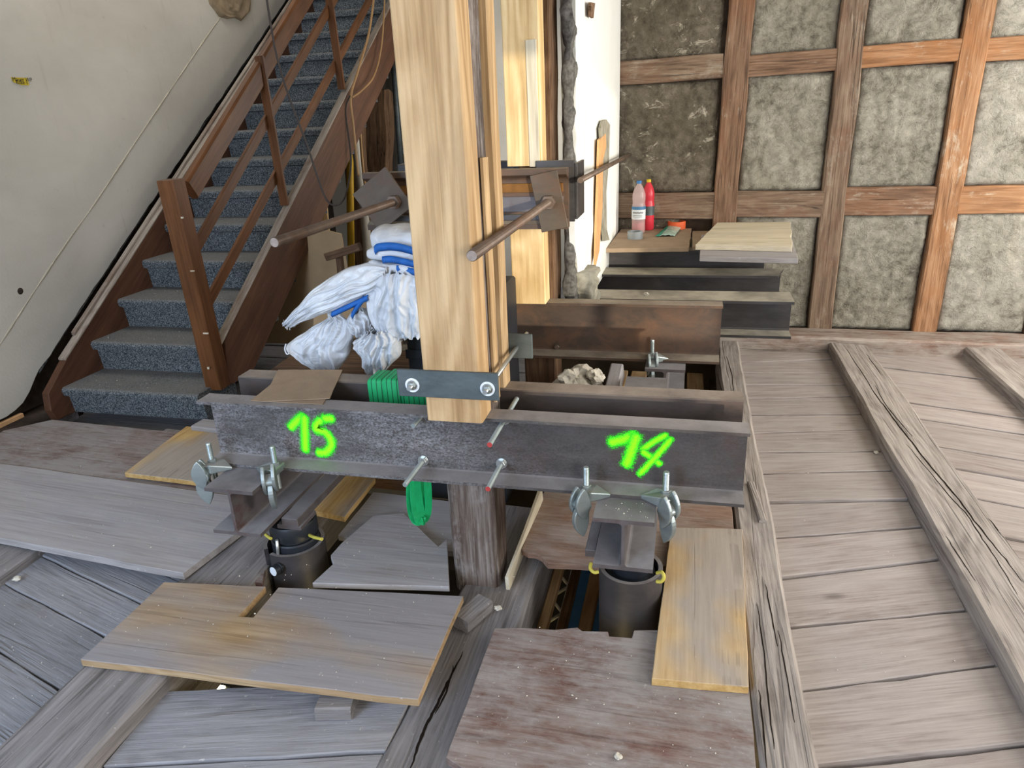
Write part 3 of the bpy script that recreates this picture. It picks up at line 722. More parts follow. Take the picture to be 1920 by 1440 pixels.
for i, (c, ax) in enumerate((((3.5, 1.25, 1.55), 'Y'), ((3.5, 3.75, 1.55), 'Y'), ((1.45, -1.58, 1.55), 'X'), ((-2.0, -1.58, 1.55), 'X'))):
    wn = setting('window_%d' % (i + 1), c)
    def bar(u0, u1, z0, z1, nm):
        if ax == 'Y': box(nm, (c[0] - .03, c[1] + u0, c[2] + z0), (c[0] + .03, c[1] + u1, c[2] + z1), M['white_paint'], wn)
        else: box(nm, (c[0] + u0, c[1] - .03, c[2] + z0), (c[0] + u1, c[1] + .03, c[2] + z1), M['white_paint'], wn)
    hw_ = .7 if i != 2 else .6
    lo_z = -.75 if i != 2 else -.6
    bar(-hw_, -hw_ + .06, lo_z, .75, 'frame_bar'); bar(hw_ - .06, hw_, lo_z, .75, 'frame_bar'); bar(-hw_ + .06, hw_ - .06, .69, .75, 'frame_bar'); bar(-hw_ + .06, hw_ - .06, lo_z, lo_z + .06, 'frame_bar'); bar(-.03, .03, lo_z + .06, .69, 'frame_bar')
ceiling = setting('ceiling', (.4, 2, 2.8))
box('ceiling_field', (-2.42, -1.75, 2.78), (3.7, 6.85, 2.9), M['ceil'], ceiling, 0)
box('ceiling_field', (-3.95, -1.75, 2.78), (-2.42, 1.6, 2.9), M['ceil'], ceiling, 0)
box('ceiling_field', (-3.95, 1.5, 4.6), (-2.3, 3.55, 4.7), M['ceil'], ceiling, 0); box('ceiling_field', (-3.95, 5.25, 4.6), (-2.3, 7.45, 4.7), M['ceil'], ceiling, 0)  # gap left above the added stairwell light
box('ceiling_edge', (-2.46, 1.55, 2.9), (-2.38, 6.85, 4.6), M['ceil'], ceiling, 0); box('ceiling_edge', (-3.95, 1.5, 2.9), (-2.38, 1.6, 4.6), M['ceil'], ceiling, 0)
floor_lower = setting('floor_lower', (0, 2, -2.4))
box('screed', (-3.9, -1.7, -2.5), (3.6, 5.3, -2.4), M['lower'], floor_lower, 0)
for lo, hi in (((-3.95, -1.8, -2.5), (-3.9, 5.3, -.3)), ((3.6, -1.8, -2.5), (3.65, 5.3, -.2)), ((-3.9, -1.8, -2.5), (3.6, -1.75, -.2)), ((-3.9, 5.3, -2.5), (3.6, 5.35, -.1))):
    box('cellar_wall', lo, hi, M['lower'], floor_lower, 0)
box('false_ceiling', (.2, -1.3, -.3), (3.4, 4.9, -.24), M['lower'], floor_lower, 0)

sun_block = setting('sun_blocker', (-3.6, -7, 0))
box('blocker_box', (-9, -9, -3), (1.35, -6, 6), M['room_wall'], sun_block, 0)  # unseen block added outside to keep sun off the left rear window
# ---------------------------------------------------------------- staircase
st = thing('staircase', (-3.05, 3.2, 0), 'brown wooden staircase with blue-grey carpeted steps climbing along the plastered wall', 'staircase')
SX0, SX1 = -3.49, -2.585; RISE, RUN, SY, SZ = .19, .2845, 3.14, .2
for k in range(14):
    y, z = SY + k * RUN, SZ + k * RISE; zb = z - RISE - (.0 if k else -.02)
    prof = [(y + .05, zb), (y + .035, z - .06), (y + .006, z - .052)] + [(y + .02 + .022 * math.cos(a), z - .022 + .022 * math.sin(a)) for a in [math.pi + i * -math.pi / 2 / 4 for i in range(5)]] + [(y + RUN + .06, z), (y + RUN + .06, zb - .02), (y + .09, zb - .02)]
    n = len(prof); c = V(((SX0 + SX1) / 2, y, z)); d = (SX1 - SX0) / 2
    vs = [(-d, a - c.y, b - c.z) for a, b in prof] + [(d, a - c.y, b - c.z) for a, b in prof]
    fs = [tuple(range(n)), tuple(range(2 * n - 1, n - 1, -1))] + [(i, n + i, n + (i + 1) % n, (i + 1) % n) for i in range(n)]
    mesh('step', vs, fs, M['carpet'], st, Matrix.Translation(c), smooth=False)
def yz(name, pts, x0, x1, m, par, bev=.003):
    c = V(((x0 + x1) / 2, sum(p[0] for p in pts) / len(pts), sum(p[1] for p in pts) / len(pts))); n = len(pts); d = (x1 - x0) / 2
    vs = [(-d, a - c.y, b - c.z) for a, b in pts] + [(d, a - c.y, b - c.z) for a, b in pts]
    fs = [tuple(range(n)), tuple(range(2 * n - 1, n - 1, -1))] + [(i, n + i, n + (i + 1) % n, (i + 1) % n) for i in range(n)]
    # local X along the slope for the grain
    R = Matrix.Rotation(math.atan(RISE / RUN), 4, 'X') @ Matrix.Rotation(math.pi / 2, 4, 'Z')
    Ri = R.inverted()
    return mesh(name, [Ri @ V(v) for v in vs], fs, m, par, Matrix.Translation(c) @ R, bev=bev)
sl = RISE / RUN
L = lambda y, o: SZ + (y - SY) * sl + o
yz('wall_stringer', [(3.06, .03), (3.035, .10), (3.05, .20), (3.22, L(3.22, .085)), (7.1, L(7.1, .085)), (7.1, L(7.1, -.28)), (3.45, .03)], SX0 - .045, SX0 + .002, M['stair_red'], st)
yz('stringer_cap', [(3.22, L(3.22, .085)), (7.1, L(7.1, .085)), (7.1, L(7.1, .10)), (3.22, L(3.22, .10))], SX0 - .05, SX0 + .004, M['stair_cap'], st)
yz('wall_moulding', [(3.36, L(3.36, .10)), (7.1, L(7.1, .10)), (7.1, L(7.1, .122)), (3.36, L(3.36, .122))], SX0 - .055, SX0 - .028, M['stair_cap'], st)
OX = -2.535
yz('outer_stringer', [(3.36, .19), (3.40, L(3.40, .075)), (7.1, L(7.1, .075)), (7.1, L(7.1, -.34)), (3.62, L(3.62, -.34)), (3.40, .17)], OX - .05, OX, M['stair_red'], st)
yz('outer_stringer_cap', [(3.36, L(3.36, .072)), (7.1, L(7.1, .072)), (7.1, L(7.1, .084)), (3.36, L(3.36, .084))], OX - .052, OX + .004, M['stair_cap'], st)
nw = timber('newel_post', (-2.572, 3.315, .185), (-2.585, 3.285, 1.335), .1, .1, M['stair_wood'], st, up=(0, -1, 0), seg=4, jit=.0, bev=.006)
for x_, y_, w_, h_ in ((339, 408, .03, .008), (361, 508, .022, .005), (386, 625, .03, .008), (330, 366, .008, .012), (391, 690, .012, .012)):
    q_ = at(x_, y_, Y=3.246); box('scratch', q_ - V((w_ / 2, .004, h_ / 2)), q_ + V((w_ / 2, .004, h_ / 2)), M['board_pale'], nw, 0)
def slope(name, y0, z0, y1, w_, h, m, x=-2.605, s=.672):
    p0 = V((x, y0, z0)); p1 = V((x, y1, z0 + (y1 - y0) * s)); return timber(name, p0, p1, w_, h, m, st, seg=6, jit=.0, bev=.006)
hA = at(362, 345, X=-2.605); hB = at(545, 40, X=-2.605)
timber('handrail', hA - (hB - hA) * .03, hA + (hB - hA) * 2.4, .055, .12, M['stair_wood'], st, seg=6, jit=0, bev=.012)
rA = at(378, 445, X=-2.605); rB = at(592, 60, X=-2.605)
timber('slanting_rail', rA - (rB - rA) * .05, rA + (rB - rA) * 2.2, .022, .062, M['stair_wood'], st, seg=6, jit=0, bev=.002)
rA = at(402, 545, X=-2.605); rB = at(660, 62, X=-2.605)
timber('slanting_rail', rA - (rB - rA) * .05, rA + (rB - rA) * 2.2, .022, .062, M['stair_wood'], st, seg=6, jit=0, bev=.002)
for (a, b) in (((485, 105), (534, 385)), ((612, -30), (641, 168))):
    p0 = at(*b, X=-2.575); p1 = at(*a, X=-2.59); p1.y = p0.y + (p1.y - p0.y) * .6
    timber('baluster', p0, p1, .022, .055, M['stair_wood'], st, up=(1, 0, 0), seg=3, jit=0, bev=.002)
# floor packing under the first step
pk = timber('wood_block', at(60, 785, z=.0) + V((0, .1, .0)), at(128, 783, z=.0) + V((0, .0, .0)), .12, .05, M['joist_dark'], seg=4, jit=.004)
tag(pk, 'dusty wooden block under the wall-side foot of the stairs', 'wood block')

# ---------------------------------------------------------------- near post with its steel collar
old = timber('old_post', (-.683, 2.13, -.03), (-.683, 2.13, 2.78), .165, .15, M['old_post'], up=(0, -1, 0), seg=20, jit=.006, bev=.012)
tag(old, 'weathered old wooden post standing between the two front steel channels', 'post')
fr = timber('front_timber', (-.675, 1.981, .702), (-.675, 1.981, 2.78), .178, .114, M['new_wood'], up=(0, -1, 0), seg=10, jit=.0015, bev=.005)
tag(fr, 'thick fresh spruce timber in front of the old post, bearing on the numbered channel', 'timber')
rr = timber('rear_timber', (-.675, 2.262, .702), (-.675, 2.262, 2.78), .178, .08, M['new_wood'], up=(0, -1, 0), seg=10, jit=.0015, bev=.005)
tag(rr, 'fresh spruce timber strapped to the back of the near post', 'timber')
fl = timber('filler_strip', (-.592, 2.125, .70), (-.592, 2.125, 1.47), .012, .055, M['new_wood'], up=(0, 1, 0), seg=4, jit=.001, bev=.002)
tag(fl, 'narrow spruce filler strip on the right side of the near post', 'filler strip')
CH = .245; ZB = .455
ch1 = extr('steel_channel', prof_c(.082, CH, .009, .013, 1), (-1.63, 2.04, ZB), (.203, 2.04, ZB), M['steel_front'])
tag(ch1, 'front mottled steel channel sprayed with green numbers 15 and 14', 'steel beam')
ch2 = extr('steel_channel', prof_c(.082, CH, .009, .013, -1, .014), (-1.625, 2.222, ZB), (.2, 2.222, ZB), M['steel_rear'])
tag(ch2, 'brown steel channel behind the near post, wrapped by the green sling', 'steel beam')
def spray(name, strokes, par, Yp, lab, wd=.0165):
    vs = []; fs = []; fall = []
    for si, s in enumerate(strokes):
        P = [at(x, y, Y=Yp) for x, y in s]; P = spline(P, 8); off = Yp - .0008 - si * .0004
        P = [P[0] + (P[0] - P[1]).normalized() * wd * .6] + P + [P[-1] + (P[-1] - P[-2]).normalized() * wd * .6]
        prof = [(-1.7, 0), (-1.0, .32), (-.5, .8), (0, 1.15), (.5, .8), (1.0, .32), (1.7, 0)]
        b0 = len(vs); k = len(prof); N_ = len(P)
        for i, p in enumerate(P):
            d = (P[min(i + 1, N_ - 1)] - P[max(i - 1, 0)]); d.y = 0; d.normalize(); nrm = V((-d.z, 0, d.x))
            e = min(i, N_ - 1 - i); ef = (0, .45, .8)[e] if e < 3 else 1
            for u, f in prof:
                q = p + nrm * u * wd; vs.append((q.x, off, q.z)); fall.append(f * ef)
        for i in range(N_ - 1):
            for j in range(k - 1): fs.append((b0 + i * k + j, b0 + i * k + j + 1, b0 + (i + 1) * k + j + 1, b0 + (i + 1) * k + j))
    o = mesh(name, vs, fs, M['spray'], par)
    at_ = o.data.attributes.new('fall', 'FLOAT', 'POINT'); at_.data.foreach_set('value', fall)
    o['label'] = lab
    return o
WF = 2.04
spray('sprayed_number', [[(543, 804), (556, 790), (571, 778)], [(571, 778), (572, 812), (573, 848)]], ch1, WF, 'neon green sprayed digit 1 of number 15')
spray('sprayed_number', [[(627, 785), (603, 785)], [(603, 785), (592, 803), (612, 812), (622, 832), (611, 848), (593, 848)]], ch1, WF, 'neon green sprayed digit 5')
spray('sprayed_number', [[(1141, 830), (1168, 824), (1195, 813)], [(1195, 813), (1184, 845), (1173, 876)]], ch1, WF, 'neon green sprayed digit 1 of number 14', .018)
spray('sprayed_number', [[(1252, 814), (1226, 828), (1202, 845)], [(1202, 845), (1222, 858), (1240, 872)], [(1260, 820), (1230, 856), (1197, 891)]], ch1, WF, 'neon green sprayed digit 4', .0112)
# front and rear clamp plates
def plate_thing(Y0, Y1, x0, x1, label, face):
    t = thing('clamp_plate', ((x0 + x1) / 2, Y0, .78), label, 'steel plate')
    box('flat_bar', (x0, Y0, .783), (x1, Y1, .871), M['steel_plate'], t, .002)
    return t
p1_ = plate_thing(1.914, 1.926, -.847, -.527, 'dark flat steel plate bolted across the front of the near post', -1)
p2_ = plate_thing(2.305, 2.317, -.847, -.505, 'dark flat steel plate clamped behind the near post', 1)
for i, (bx, lab) in enumerate(((-.799, 'left bolt with round washer on the front clamp plate'), (-.560, 'right bolt with round washer on the front clamp plate'))):
    t = thing('threaded_rod', (bx, 1.91, .822), lab, 'threaded rod')
    rod('rod', (bx, 1.882, .822), (bx, 2.47, .823), .0075, M['zinc_bright'], t)
    disc('washer', (bx, 1.914, .822), (0, -1, 0), .0165, .003, M['zinc_bright'], t)
    disc('washer', (bx, 1.9135, .822), (0, -1, 0), .023, .002, M['label_white'], t)
    nut('nut', (bx, 1.911, .822), (0, -1, 0), .0135, .013, M['zinc'], t)
# four tie rods through both channel webs
def tierod(x, z, y0, lab, red, nutted, m=M['zinc']):
    t = thing('threaded_rod', (x, 2.03, z), lab, 'threaded rod')
    thread('rod', (x, y0, z), (x, 2.30, z), .0085, m, t, .0035)
    if red: disc('painted_end', (x, y0 - .0005, z), (0, -1, 0), .0082, .001, M['red_end'], t)
    if nutted:
        nut('nut', (x, 2.038, z), (0, -1, 0), .016, .015, M['zinc_bright'], t)
        disc('washer', (x, 2.0395, z), (0, -1, 0), .019, .003, M['zinc_bright'], t)
tierod(-.838, .497, 1.865, 'bright tie rod low on the numbered channel, left of the old post', False, True)
tierod(-.563, .508, 1.865, 'tie rod with red end low on the numbered channel, right of the old post', True, True)
tierod(-.545, .668, 1.85, 'tie rod with red end high under the flange of the numbered channel', True, True)
tierod(-.836, .654, 1.975, 'short tie rod stub high under the flange left of the front timber', False, False)

# ---------------------------------------------------------------- cross beams, clamps and jacks below
def heb(x0, x1, y0, y1, ztop, h, m, lab, b=None):
    c = (x0 + x1) / 2; o = extr('steel_cross_beam', prof_h(x1 - x0, h, .0095, .0135), (c, y0, ztop - h / 2), (c, y1, ztop - h / 2), m)
    return tag(o, lab, 'steel beam')
heb(-.236, -.055, 1.842, 3.05, ZB - .002, .177, M['steel_heb'], 'grey steel cross beam on the jack below the green number 14')
heb(-1.545, -1.362, 1.815, 3.0, ZB - .002, .177, M['steel_heb'], 'grey steel cross beam on the jack below the left end of the numbered channel')
def flat(name, lo, hi, m, lab, cat):
    return tag(box(name, lo, hi, m, None, .002), lab, cat)
flat('packing_bar', (-1.36, 1.94, .245), (-1.296, 2.62, .277), M['steel_heb'], 'long flat packing bar beside the left cross beam foot', 'steel bar')
flat('packing_block', (-1.385, 1.945, .228), (-1.29, 2.06, .2445), M['steel_heb'], 'steel packing block on the left jack piston', 'steel block')
flat('packing_bar', (-.272, 1.93, .25), (-.238, 2.5, .277), M['steel_heb'], 'narrow flat packing bar left of the right cross beam', 'steel bar')
def jack(c, r, ztop, zbot, slot, lab):
    t = thing('hydraulic_jack', (c[0], c[1], zbot), lab, 'jack')
    n = 40; ri = r - .014; vs = []; fs = []; k = 0
    ang = [math.radians(a) for a in range(0, 361, 9)]
    a0, a1 = (math.radians(slot - 11), math.radians(slot + 11)) if slot is not None else (None, None)
    if slot is not None: ang = [a1 + (2 * math.pi - (a1 - a0)) * i / n for i in range(n + 1)]
    for a in ang:
        ca, sa = math.cos(a), math.sin(a)
        vs += [(r * ca, r * sa, 0), (r * ca, r * sa, ztop - zbot), (ri * ca, ri * sa, ztop - zbot), (ri * ca, ri * sa, 0)]
    for i in range(len(ang) - 1):
        b = i * 4
        fs += [(b, b + 4, b + 5, b + 1), (b + 1, b + 5, b + 6, b + 2), (b + 2, b + 6, b + 7, b + 3)]
    if slot is not None: fs += [(0, 1, 2, 3), tuple(len(vs) - 4 + i for i in (3, 2, 1, 0))]
    o = mesh('sleeve', vs, fs, M['jack'], t, Matrix.Translation((c[0], c[1], zbot)), smooth=True)
    e = o.modifiers.new('edges', 'EDGE_SPLIT'); e.split_angle = .6
    return t
j1 = jack((-1.393, 2.045), .112, .115, -.5, 236, 'black hydraulic jack in a slotted steel sleeve under the left cross beam')
rev('cylinder', [(0, -.5), (.088, -.5), (.088, .135), (.084, .14), (.074, .14), (.072, .15), (.086, .15), (.088, .154), (.088, .204), (.084, .212), (.066, .212), (.064, .206), (.0, .206)], M['black'], j1, Matrix.Translation((-1.385, 2.045, 0)))
rev('piston', [(0, .2), (.055, .2), (.055, .2275), (0, .2275)], M['black'], j1, Matrix.Translation((-1.36, 2.03, 0)), 24)
def knob(t, p):
    p = V(p); d = V((-.35, -1, .05)).normalized()
    rod('valve_stem', p - d * .06, p + d * .02, .011, M['black'], t)
    vk = rev('valve_knob', [(0, 0), (.02, 0), (.021, .006), (.018, .008), (.021, .012), (.021, .03), (.0, .03)], M['black'], t, Matrix.Translation(p) @ d.to_track_quat('Z', 'Y').to_matrix().to_4x4(), 20)
    disc('valve_disc', p + d * .0302, d, .0175, .0015, M['label_white'], vk)
knob(j1, at(525, 1064, Y=1.93))
rod('hose_pipe', at(519, 1012, Y=1.95), at(523, 1055, Y=1.95), .006, M['zinc_bright'], j1)
tube('grip_eye', spline([at(578, 1002, Y=2.02), at(588, 1007, Y=1.99), at(604, 1011, Y=1.97)], 6), .006, M['yellow'], j1)
tube('grip_eye', spline([at(494, 998, Y=2.0), at(500, 1004, Y=1.98), at(508, 1010, Y=1.96)], 6), .006, M['yellow'], j1)
j2 = jack((-.133, 2.03), .105, .165, -.5, None, 'dark hydraulic jack in a round steel sleeve below the green number 14')
rev('cylinder', [(0, -.5), (.08, -.5), (.08, .10), (.07, .105), (.07, .12), (.08, .125), (.08, .15), (.0, .15)], M['black'], j2, Matrix.Translation((-.133, 2.03, 0)))
rev('piston', [(0, .15), (.06, .15), (.06, .275), (0, .275)], M['black'], j2, Matrix.Translation((-.133, 2.03, 0)), 24)
tube('grip_eye', spline([at(1232, 1074, Y=1.97), at(1241, 1073, Y=1.95), at(1245, 1082, Y=1.94), at(1240, 1090, Y=1.94), at(1231, 1090, Y=1.945)], 6), .006, M['yellow'], j2)
tube('grip_eye', spline([at(1108, 1056, Y=1.97), at(1107, 1066, Y=1.95), at(1114, 1073, Y=1.94), at(1122, 1072, Y=1.945)], 6), .006, M['yellow'], j2)
def leaf(h, wd, th, m, par, c, rz, rx=0.0, ry=0.0, name='claw'):
    """crescent claw plate: lens outline in local (x, z), thick along y"""
    out = []
    for i in range(13):
        t = i / 12; z = -h / 2 + h * t; out.append((wd * .62 * math.sin(math.pi * t) ** .8, z))
    for i in range(11, 0, -1):
        t = i / 12; z = -h / 2 + h * t; out.append((-wd * .38 * math.sin(math.pi * t) ** .8, z))
    n = len(out); vs = [(x, -th / 2, z) for x, z in out] + [(x, th / 2, z) for x, z in out]
    fs = [tuple(range(n)), tuple(range(2 * n - 1, n - 1, -1))] + [(i, n + i, n + (i + 1) % n, (i + 1) % n) for i in range(n)]
    Mx = Matrix.Translation(c) @ Matrix.Rotation(rz, 4, 'Z') @ Matrix.Rotation(ry, 4, 'Y') @ Matrix.Rotation(rx, 4, 'X')
    return mesh(name, vs, fs, m, par, Mx, bev=.003, bseg=2)
def clamp(c, s, lab, fins, zf=.468, gap=.034):
    """cast beam clamp: bolt, nut, saddle wedge on the flange, claw plates hooking the beam below; s = side"""
    t = thing('beam_clamp', (c[0], c[1], zf - .1), lab, 'beam clamp', 'cast beam clamps on the cross beams')
    m = M['zinc']; x, y = c; ox = s
    thread('bolt', (x, y + .012, zf - .075), (x, y + .012, zf + .088), .0098, m, t, .004)
    nut('nut', (x, y + .012, zf + .012), (0, 0, 1), .0165, .014, m, t)
    Pn = [(x - ox * .018, y - .028), (x + ox * .02, y - .032), (x + ox * .078, y + .012), (x + ox * .03, y + .042), (x - ox * .02, y + .04)]
    zz = [(zf + .012), (zf + .022), (zf - .002), (zf + .012), (zf + .012)]
    vs = [(a - x, b - y, -.012) for a, b in Pn] + [(a - x, b - y, z_ - zf + .002) for (a, b), z_ in zip(Pn, zz)]
    n = 5; fs = [tuple(range(n - 1, -1, -1)), tuple(range(n, 2 * n))] + [(i, (i + 1) % n, n + (i + 1) % n, n + i) for i in range(n)]
    mesh('saddle', vs, fs, m, t, Matrix.Translation((x, y, zf)), bev=.004, bseg=2)
    d = V((math.cos(fins), math.sin(fins), 0)); e = V((-d.y, d.x, 0)); c0 = V((x, y - .03, zf - .008)) + d * .012
    leaf(.112, .052, .012, m, t, c0 + e * gap / 2, fins, 0, .06)
    leaf(.112, .052, .012, m, t, c0 - e * gap / 2 + V((0, 0, -.008)), fins, 0, .06)
    leaf(.13, .056, .018, m, t, c0 + V((0, 0, -.058)) - d * .004, fins, 0, .0, 'hook')
    leaf(.05, .05, gap + .01, m, t, c0 + V((0, 0, -.01)) - d * .006, fins, 0, .0, 'claw_body')
    return t
clamp((-.272, 1.952), 1, 'galvanised beam clamp left of the right cross beam, below the green number 14', math.pi + .75)
clamp((-.028, 1.958), -1, 'galvanised beam clamp right of the right cross beam, below the green number 14', -.75)
clamp((-1.352, 1.94), -1, 'galvanised beam clamp right of the left cross beam, below the green number 15', -1.15)
clamp((-1.595, 1.93), 1, 'galvanised beam clamp at the far left end of the numbered channel', math.pi + .35)

# ---------------------------------------------------------------- green lifting sling round the rear channel
sg = thing('lifting_sling', (-.95, 2.26, .45), 'green lifting sling wrapped round the rear channel with a loop hanging below', 'lifting sling')
def wrap(x0, x1, y0, y1, z0, z1, r=.012):
    pr = []
    for cy_, cz_, a in ((y1 - r, z1 - r, 0), (y0 + r, z1 - r, 90), (y0 + r, z0 + r, 180), (y1 - r, z0 + r, 270)):
        pr += arc(cy_, cz_, r, a, a + 90, 4)
    n = len(pr); xs = [x0, x0 + .004, (x0 + x1) / 2, x1 - .004, x1]; off = [0, .004, .005, .004, 0]
    vs = []; c = V(((x0 + x1) / 2, (y0 + y1) / 2, (z0 + z1) / 2))
    for x, o_ in zip(xs, off):
        for a, b in pr:
            d = V((a - c.y, b - c.z)); d = d * (1 + o_ / .1)
            vs.append((x - c.x, d.x, d.y))
    fs = []
    for i in range(4):
        for j in range(n): fs.append((i * n + j, i * n + (j + 1) % n, (i + 1) * n + (j + 1) % n, (i + 1) * n + j))
    mesh('sling_turn', vs, fs, M['sling'], sg, Matrix.Translation(c), smooth=True)
xa = at(690, 740, Y=2.2).x; xb = at(748, 740, Y=2.2).x; xc = at(797, 745, Y=2.2).x
wrap(xa, xa + (xb - xa) * .52, 2.205, 2.31, .448, .712)
wrap(xa + (xb - xa) * .5, xb + .004, 2.2, 2.315, .446, .718)
wrap(xb, xc, 2.207, 2.308, .45, .708)
Ys = 2.12
for k, (dx, dy) in enumerate(((-8, 0), (0, .012), (9, .0))):
    lp = [at(775 + dx * .6, 888, Y=Ys), at(776 + dx * .9, 930, Y=Ys - dy), at(781 + dx, 965, Y=Ys - dy), at(788 + dx * .4, 980 - k, Y=Ys - .02), at(797 + dx * .5, 962, Y=Ys + .02 + dy), at(797 + dx * .6, 920, Y=Ys + .03), at(793 + dx * .5, 880, Y=Ys + .04)]
    P = spline(lp, 8)
    vs = []; fs = []
    for i, p in enumerate(P):
        d = (P[min(i + 1, len(P) - 1)] - P[max(i - 1, 0)]).normalized(); u = V((0, 1, 0)) - d * d.y; u.normalize(); u = (u + V((.9, 0, 0)) - d * (.9 * d.x)).normalized(); v_ = d.cross(u)
        for a, b in ((-.024, -.0015), (.024, -.0015), (.024, .0015), (-.024, .0015)): vs.append(p + u * a * .6 + v_ * b * 2)
    for i in range(len(P) - 1):
        for j in range(4): fs.append((i * 4 + j, i * 4 + (j + 1) % 4, (i + 1) * 4 + (j + 1) % 4, (i + 1) * 4 + j))
    c = P[len(P) // 2]
    mesh('hanging_loop', [q - c for q in vs], fs, M['sling_plain'], sg, Matrix.Translation(c), smooth=False)

# ---------------------------------------------------------------- second post, its collar and the upper yoke
o = timber('old_post', (-.682, 3.385, .0), (-.682, 3.385, 2.78), .165, .18, M['old_brown'], up=(0, -1, 0), seg=16, jit=.006, bev=.01)
tag(o, 'dark brown old post beside the white wall stub', 'post')
o = timber('front_timber', (-.702, 3.225, .748), (-.702, 3.225, 1.10), .156, .108, M['new_wood_pale'], up=(0, -1, 0), seg=6, jit=.001, bev=.004)
tag(o, 'short pale spruce timber below the upper yoke on the second post', 'timber')
o = timber('front_timber', (-.702, 3.225, 1.365), (-.702, 3.225, 2.78), .156, .108, M['new_wood_pale'], up=(0, -1, 0), seg=8, jit=.001, bev=.004)
tag(o, 'pale sunlit spruce timber above the upper yoke on the second post', 'timber')
o = timber('packing_strip', (-.655, 3.165, 1.362), (-.655, 3.165, 1.86), .045, .012, M['board_pale'], up=(0, -1, 0), seg=4, jit=.001, bev=.002)
tag(o, 'narrow whitish packing strip on the upper spruce timber of the second post', 'packing strip')
b2 = extr('steel_channel', prof_c(.088, .275, .01, .015, 1), (-1.4, 3.285, .47), (.17, 3.285, .47), M['steel_rust'])
tag(b2, 'rust brown steel channel carrying the second post, sunlit on its upper part', 'steel beam')
for (x, z) in ((-.602, .725), (-.595, .505)):
    q = thing('bolt', (x, 3.28, z), 'rusty bolt head high on the rust brown channel' if z > .6 else 'rusty bolt head low on the rust brown channel', 'bolt')
    disc('washer', (x, 3.285, z), (0, -1, 0), .018, .003, M['steel_brown'], q); nut('head', (x, 3.282, z), (0, -1, 0), .013, .01, M['rod_brown'], q)
o = extr('steel_beam', prof_h(.2, .19, .009, .014), (-.58, 3.71, .57), (.525, 3.71, .57), M['steel_dark']); tag(o, 'dark steel beam with dusty top behind the rust brown channel', 'steel beam')
o = extr('steel_beam', prof_h(.2, .19, .009, .014), (-.52, 4.27, .572), (.53, 4.27, .572), M['steel_dark'], skew=.25); tag(o, 'dark steel beam with dusty top and slanting cut end, next to the shelf boards', 'steel beam')
o = extr('steel_channel', prof_c(.1, .29, .012, .016, 1), (-.5, 4.52, .47), (.462, 4.52, .47), M['steel_dark']); tag(o, 'black steel channel under the board with the bottles', 'steel beam')
heb(-.16, .02, 3.12, 4.9, .468, .177, M['steel_heb'], 'grey cross beam under the far row of steel beams')
clamp((-.134, 3.215), 1, 'dark beam clamp hanging on the rust brown channel of the second post', -1.3, .485)
# yoke on the second post: channels across, plates and long threaded rods
yk = extr('yoke_channel', prof_c(.07, .25, .03, .03, 1, .02), (-1.42, 3.10, 1.11), (-.5, 3.10, 1.11), M['steel_rust']); tag(yk, 'rusty steel yoke channel across the front of the second post', 'steel beam')
box('web_strip', (-1.38, 3.088, 1.18), (-.52, 3.10, 1.245), M['steel_heb'], yk); box('web_strip', (-1.38, 3.084, 1.262), (-.52, 3.10, 1.30), M['rust_band'], yk); box('web_strip', (-1.38, 3.08, 1.145), (-.52, 3.10, 1.17), M['steel_dark'], yk)
o = extr('yoke_channel', prof_c(.08, .25, .012, .018, -1), (-1.42, 3.50, 1.115), (-.78, 3.50, 1.115), M['steel_dark']); tag(o, 'dark steel yoke channel passing behind the second post on the left', 'steel beam')
flat('end_plate', (-.645, 3.136, 1.13), (-.478, 3.148, 1.388), M['steel_dark'], 'dark upright plate facing the room at the right end of the yoke', 'steel plate')
flat('end_plate', (-.477, 3.136, 1.14), (-.465, 3.34, 1.375), M['steel_dark'], 'dark side plate of the yoke edge-on against the white wall', 'steel plate')
def rotplate(name, c, sx, sz, th, ry, m, lab, rx=0.0):
    t = thing(name, c, lab, 'steel plate')
    box('plate', (-sx / 2, -th / 2, -sz / 2), (sx / 2, th / 2, sz / 2), m, t, .0015, Matrix.Translation(c) @ Matrix.Rotation(rx, 4, 'Z') @ Matrix.Rotation(ry, 4, 'Y'))
    return t
def yoke_rod(x, z, y0, y1, r, lab, yn):
    t = thing('threaded_rod', (x, y0, z), lab, 'threaded rod')
    thread('rod', (x, y0, z), (x, y1, z), r, M['rod_brown'], t, .007, 14)
    nut('nut', (x, yn, z), (0, -1, 0), r * 1.85, .035, M['rod_brown'], t)
    disc('rod_end', (x, y0 - .0005, z), (0, -1, 0), r * .86, .001, M['rod_face'], t)
pc = at(1030, 378, Y=2.985)
rotplate('anchor_plate', pc, .115, .235, .012, -.24 + .05, M['steel_brown'], 'tilted brown anchor plate on the right rod of the yoke')
yoke_rod(pc.x, pc.z, 1.84, 3.2, .0165, 'long rusty threaded rod passing right of the near post', pc.y - .006)
pc = at(718, 375, Y=2.985)
rotplate('anchor_plate', pc, .20, .20, .012, -.60, M['steel_brown'], 'rust speckled anchor plate turned on its corner, left of the near post')
pr_ = at(741, 378, Y=2.98)
yoke_rod(pr_.x, pr_.z, 1.99, 3.2, .0165, 'long rusty threaded rod pointing at the staircase, left of the near post', pc.y - .006)
t = thing('threaded_rod', (-.44, 3.3, 1.3), 'far threaded rod running past the white wall towards the back wall', 'threaded rod')
a = at(1088, 338, X=-.43); b = at(1183, 289, X=-.40)
rod('rod', a, b, .012, M['rod_brown'], t); disc('rod_end', b, (b - a), .0125, .003, M['black'], t)
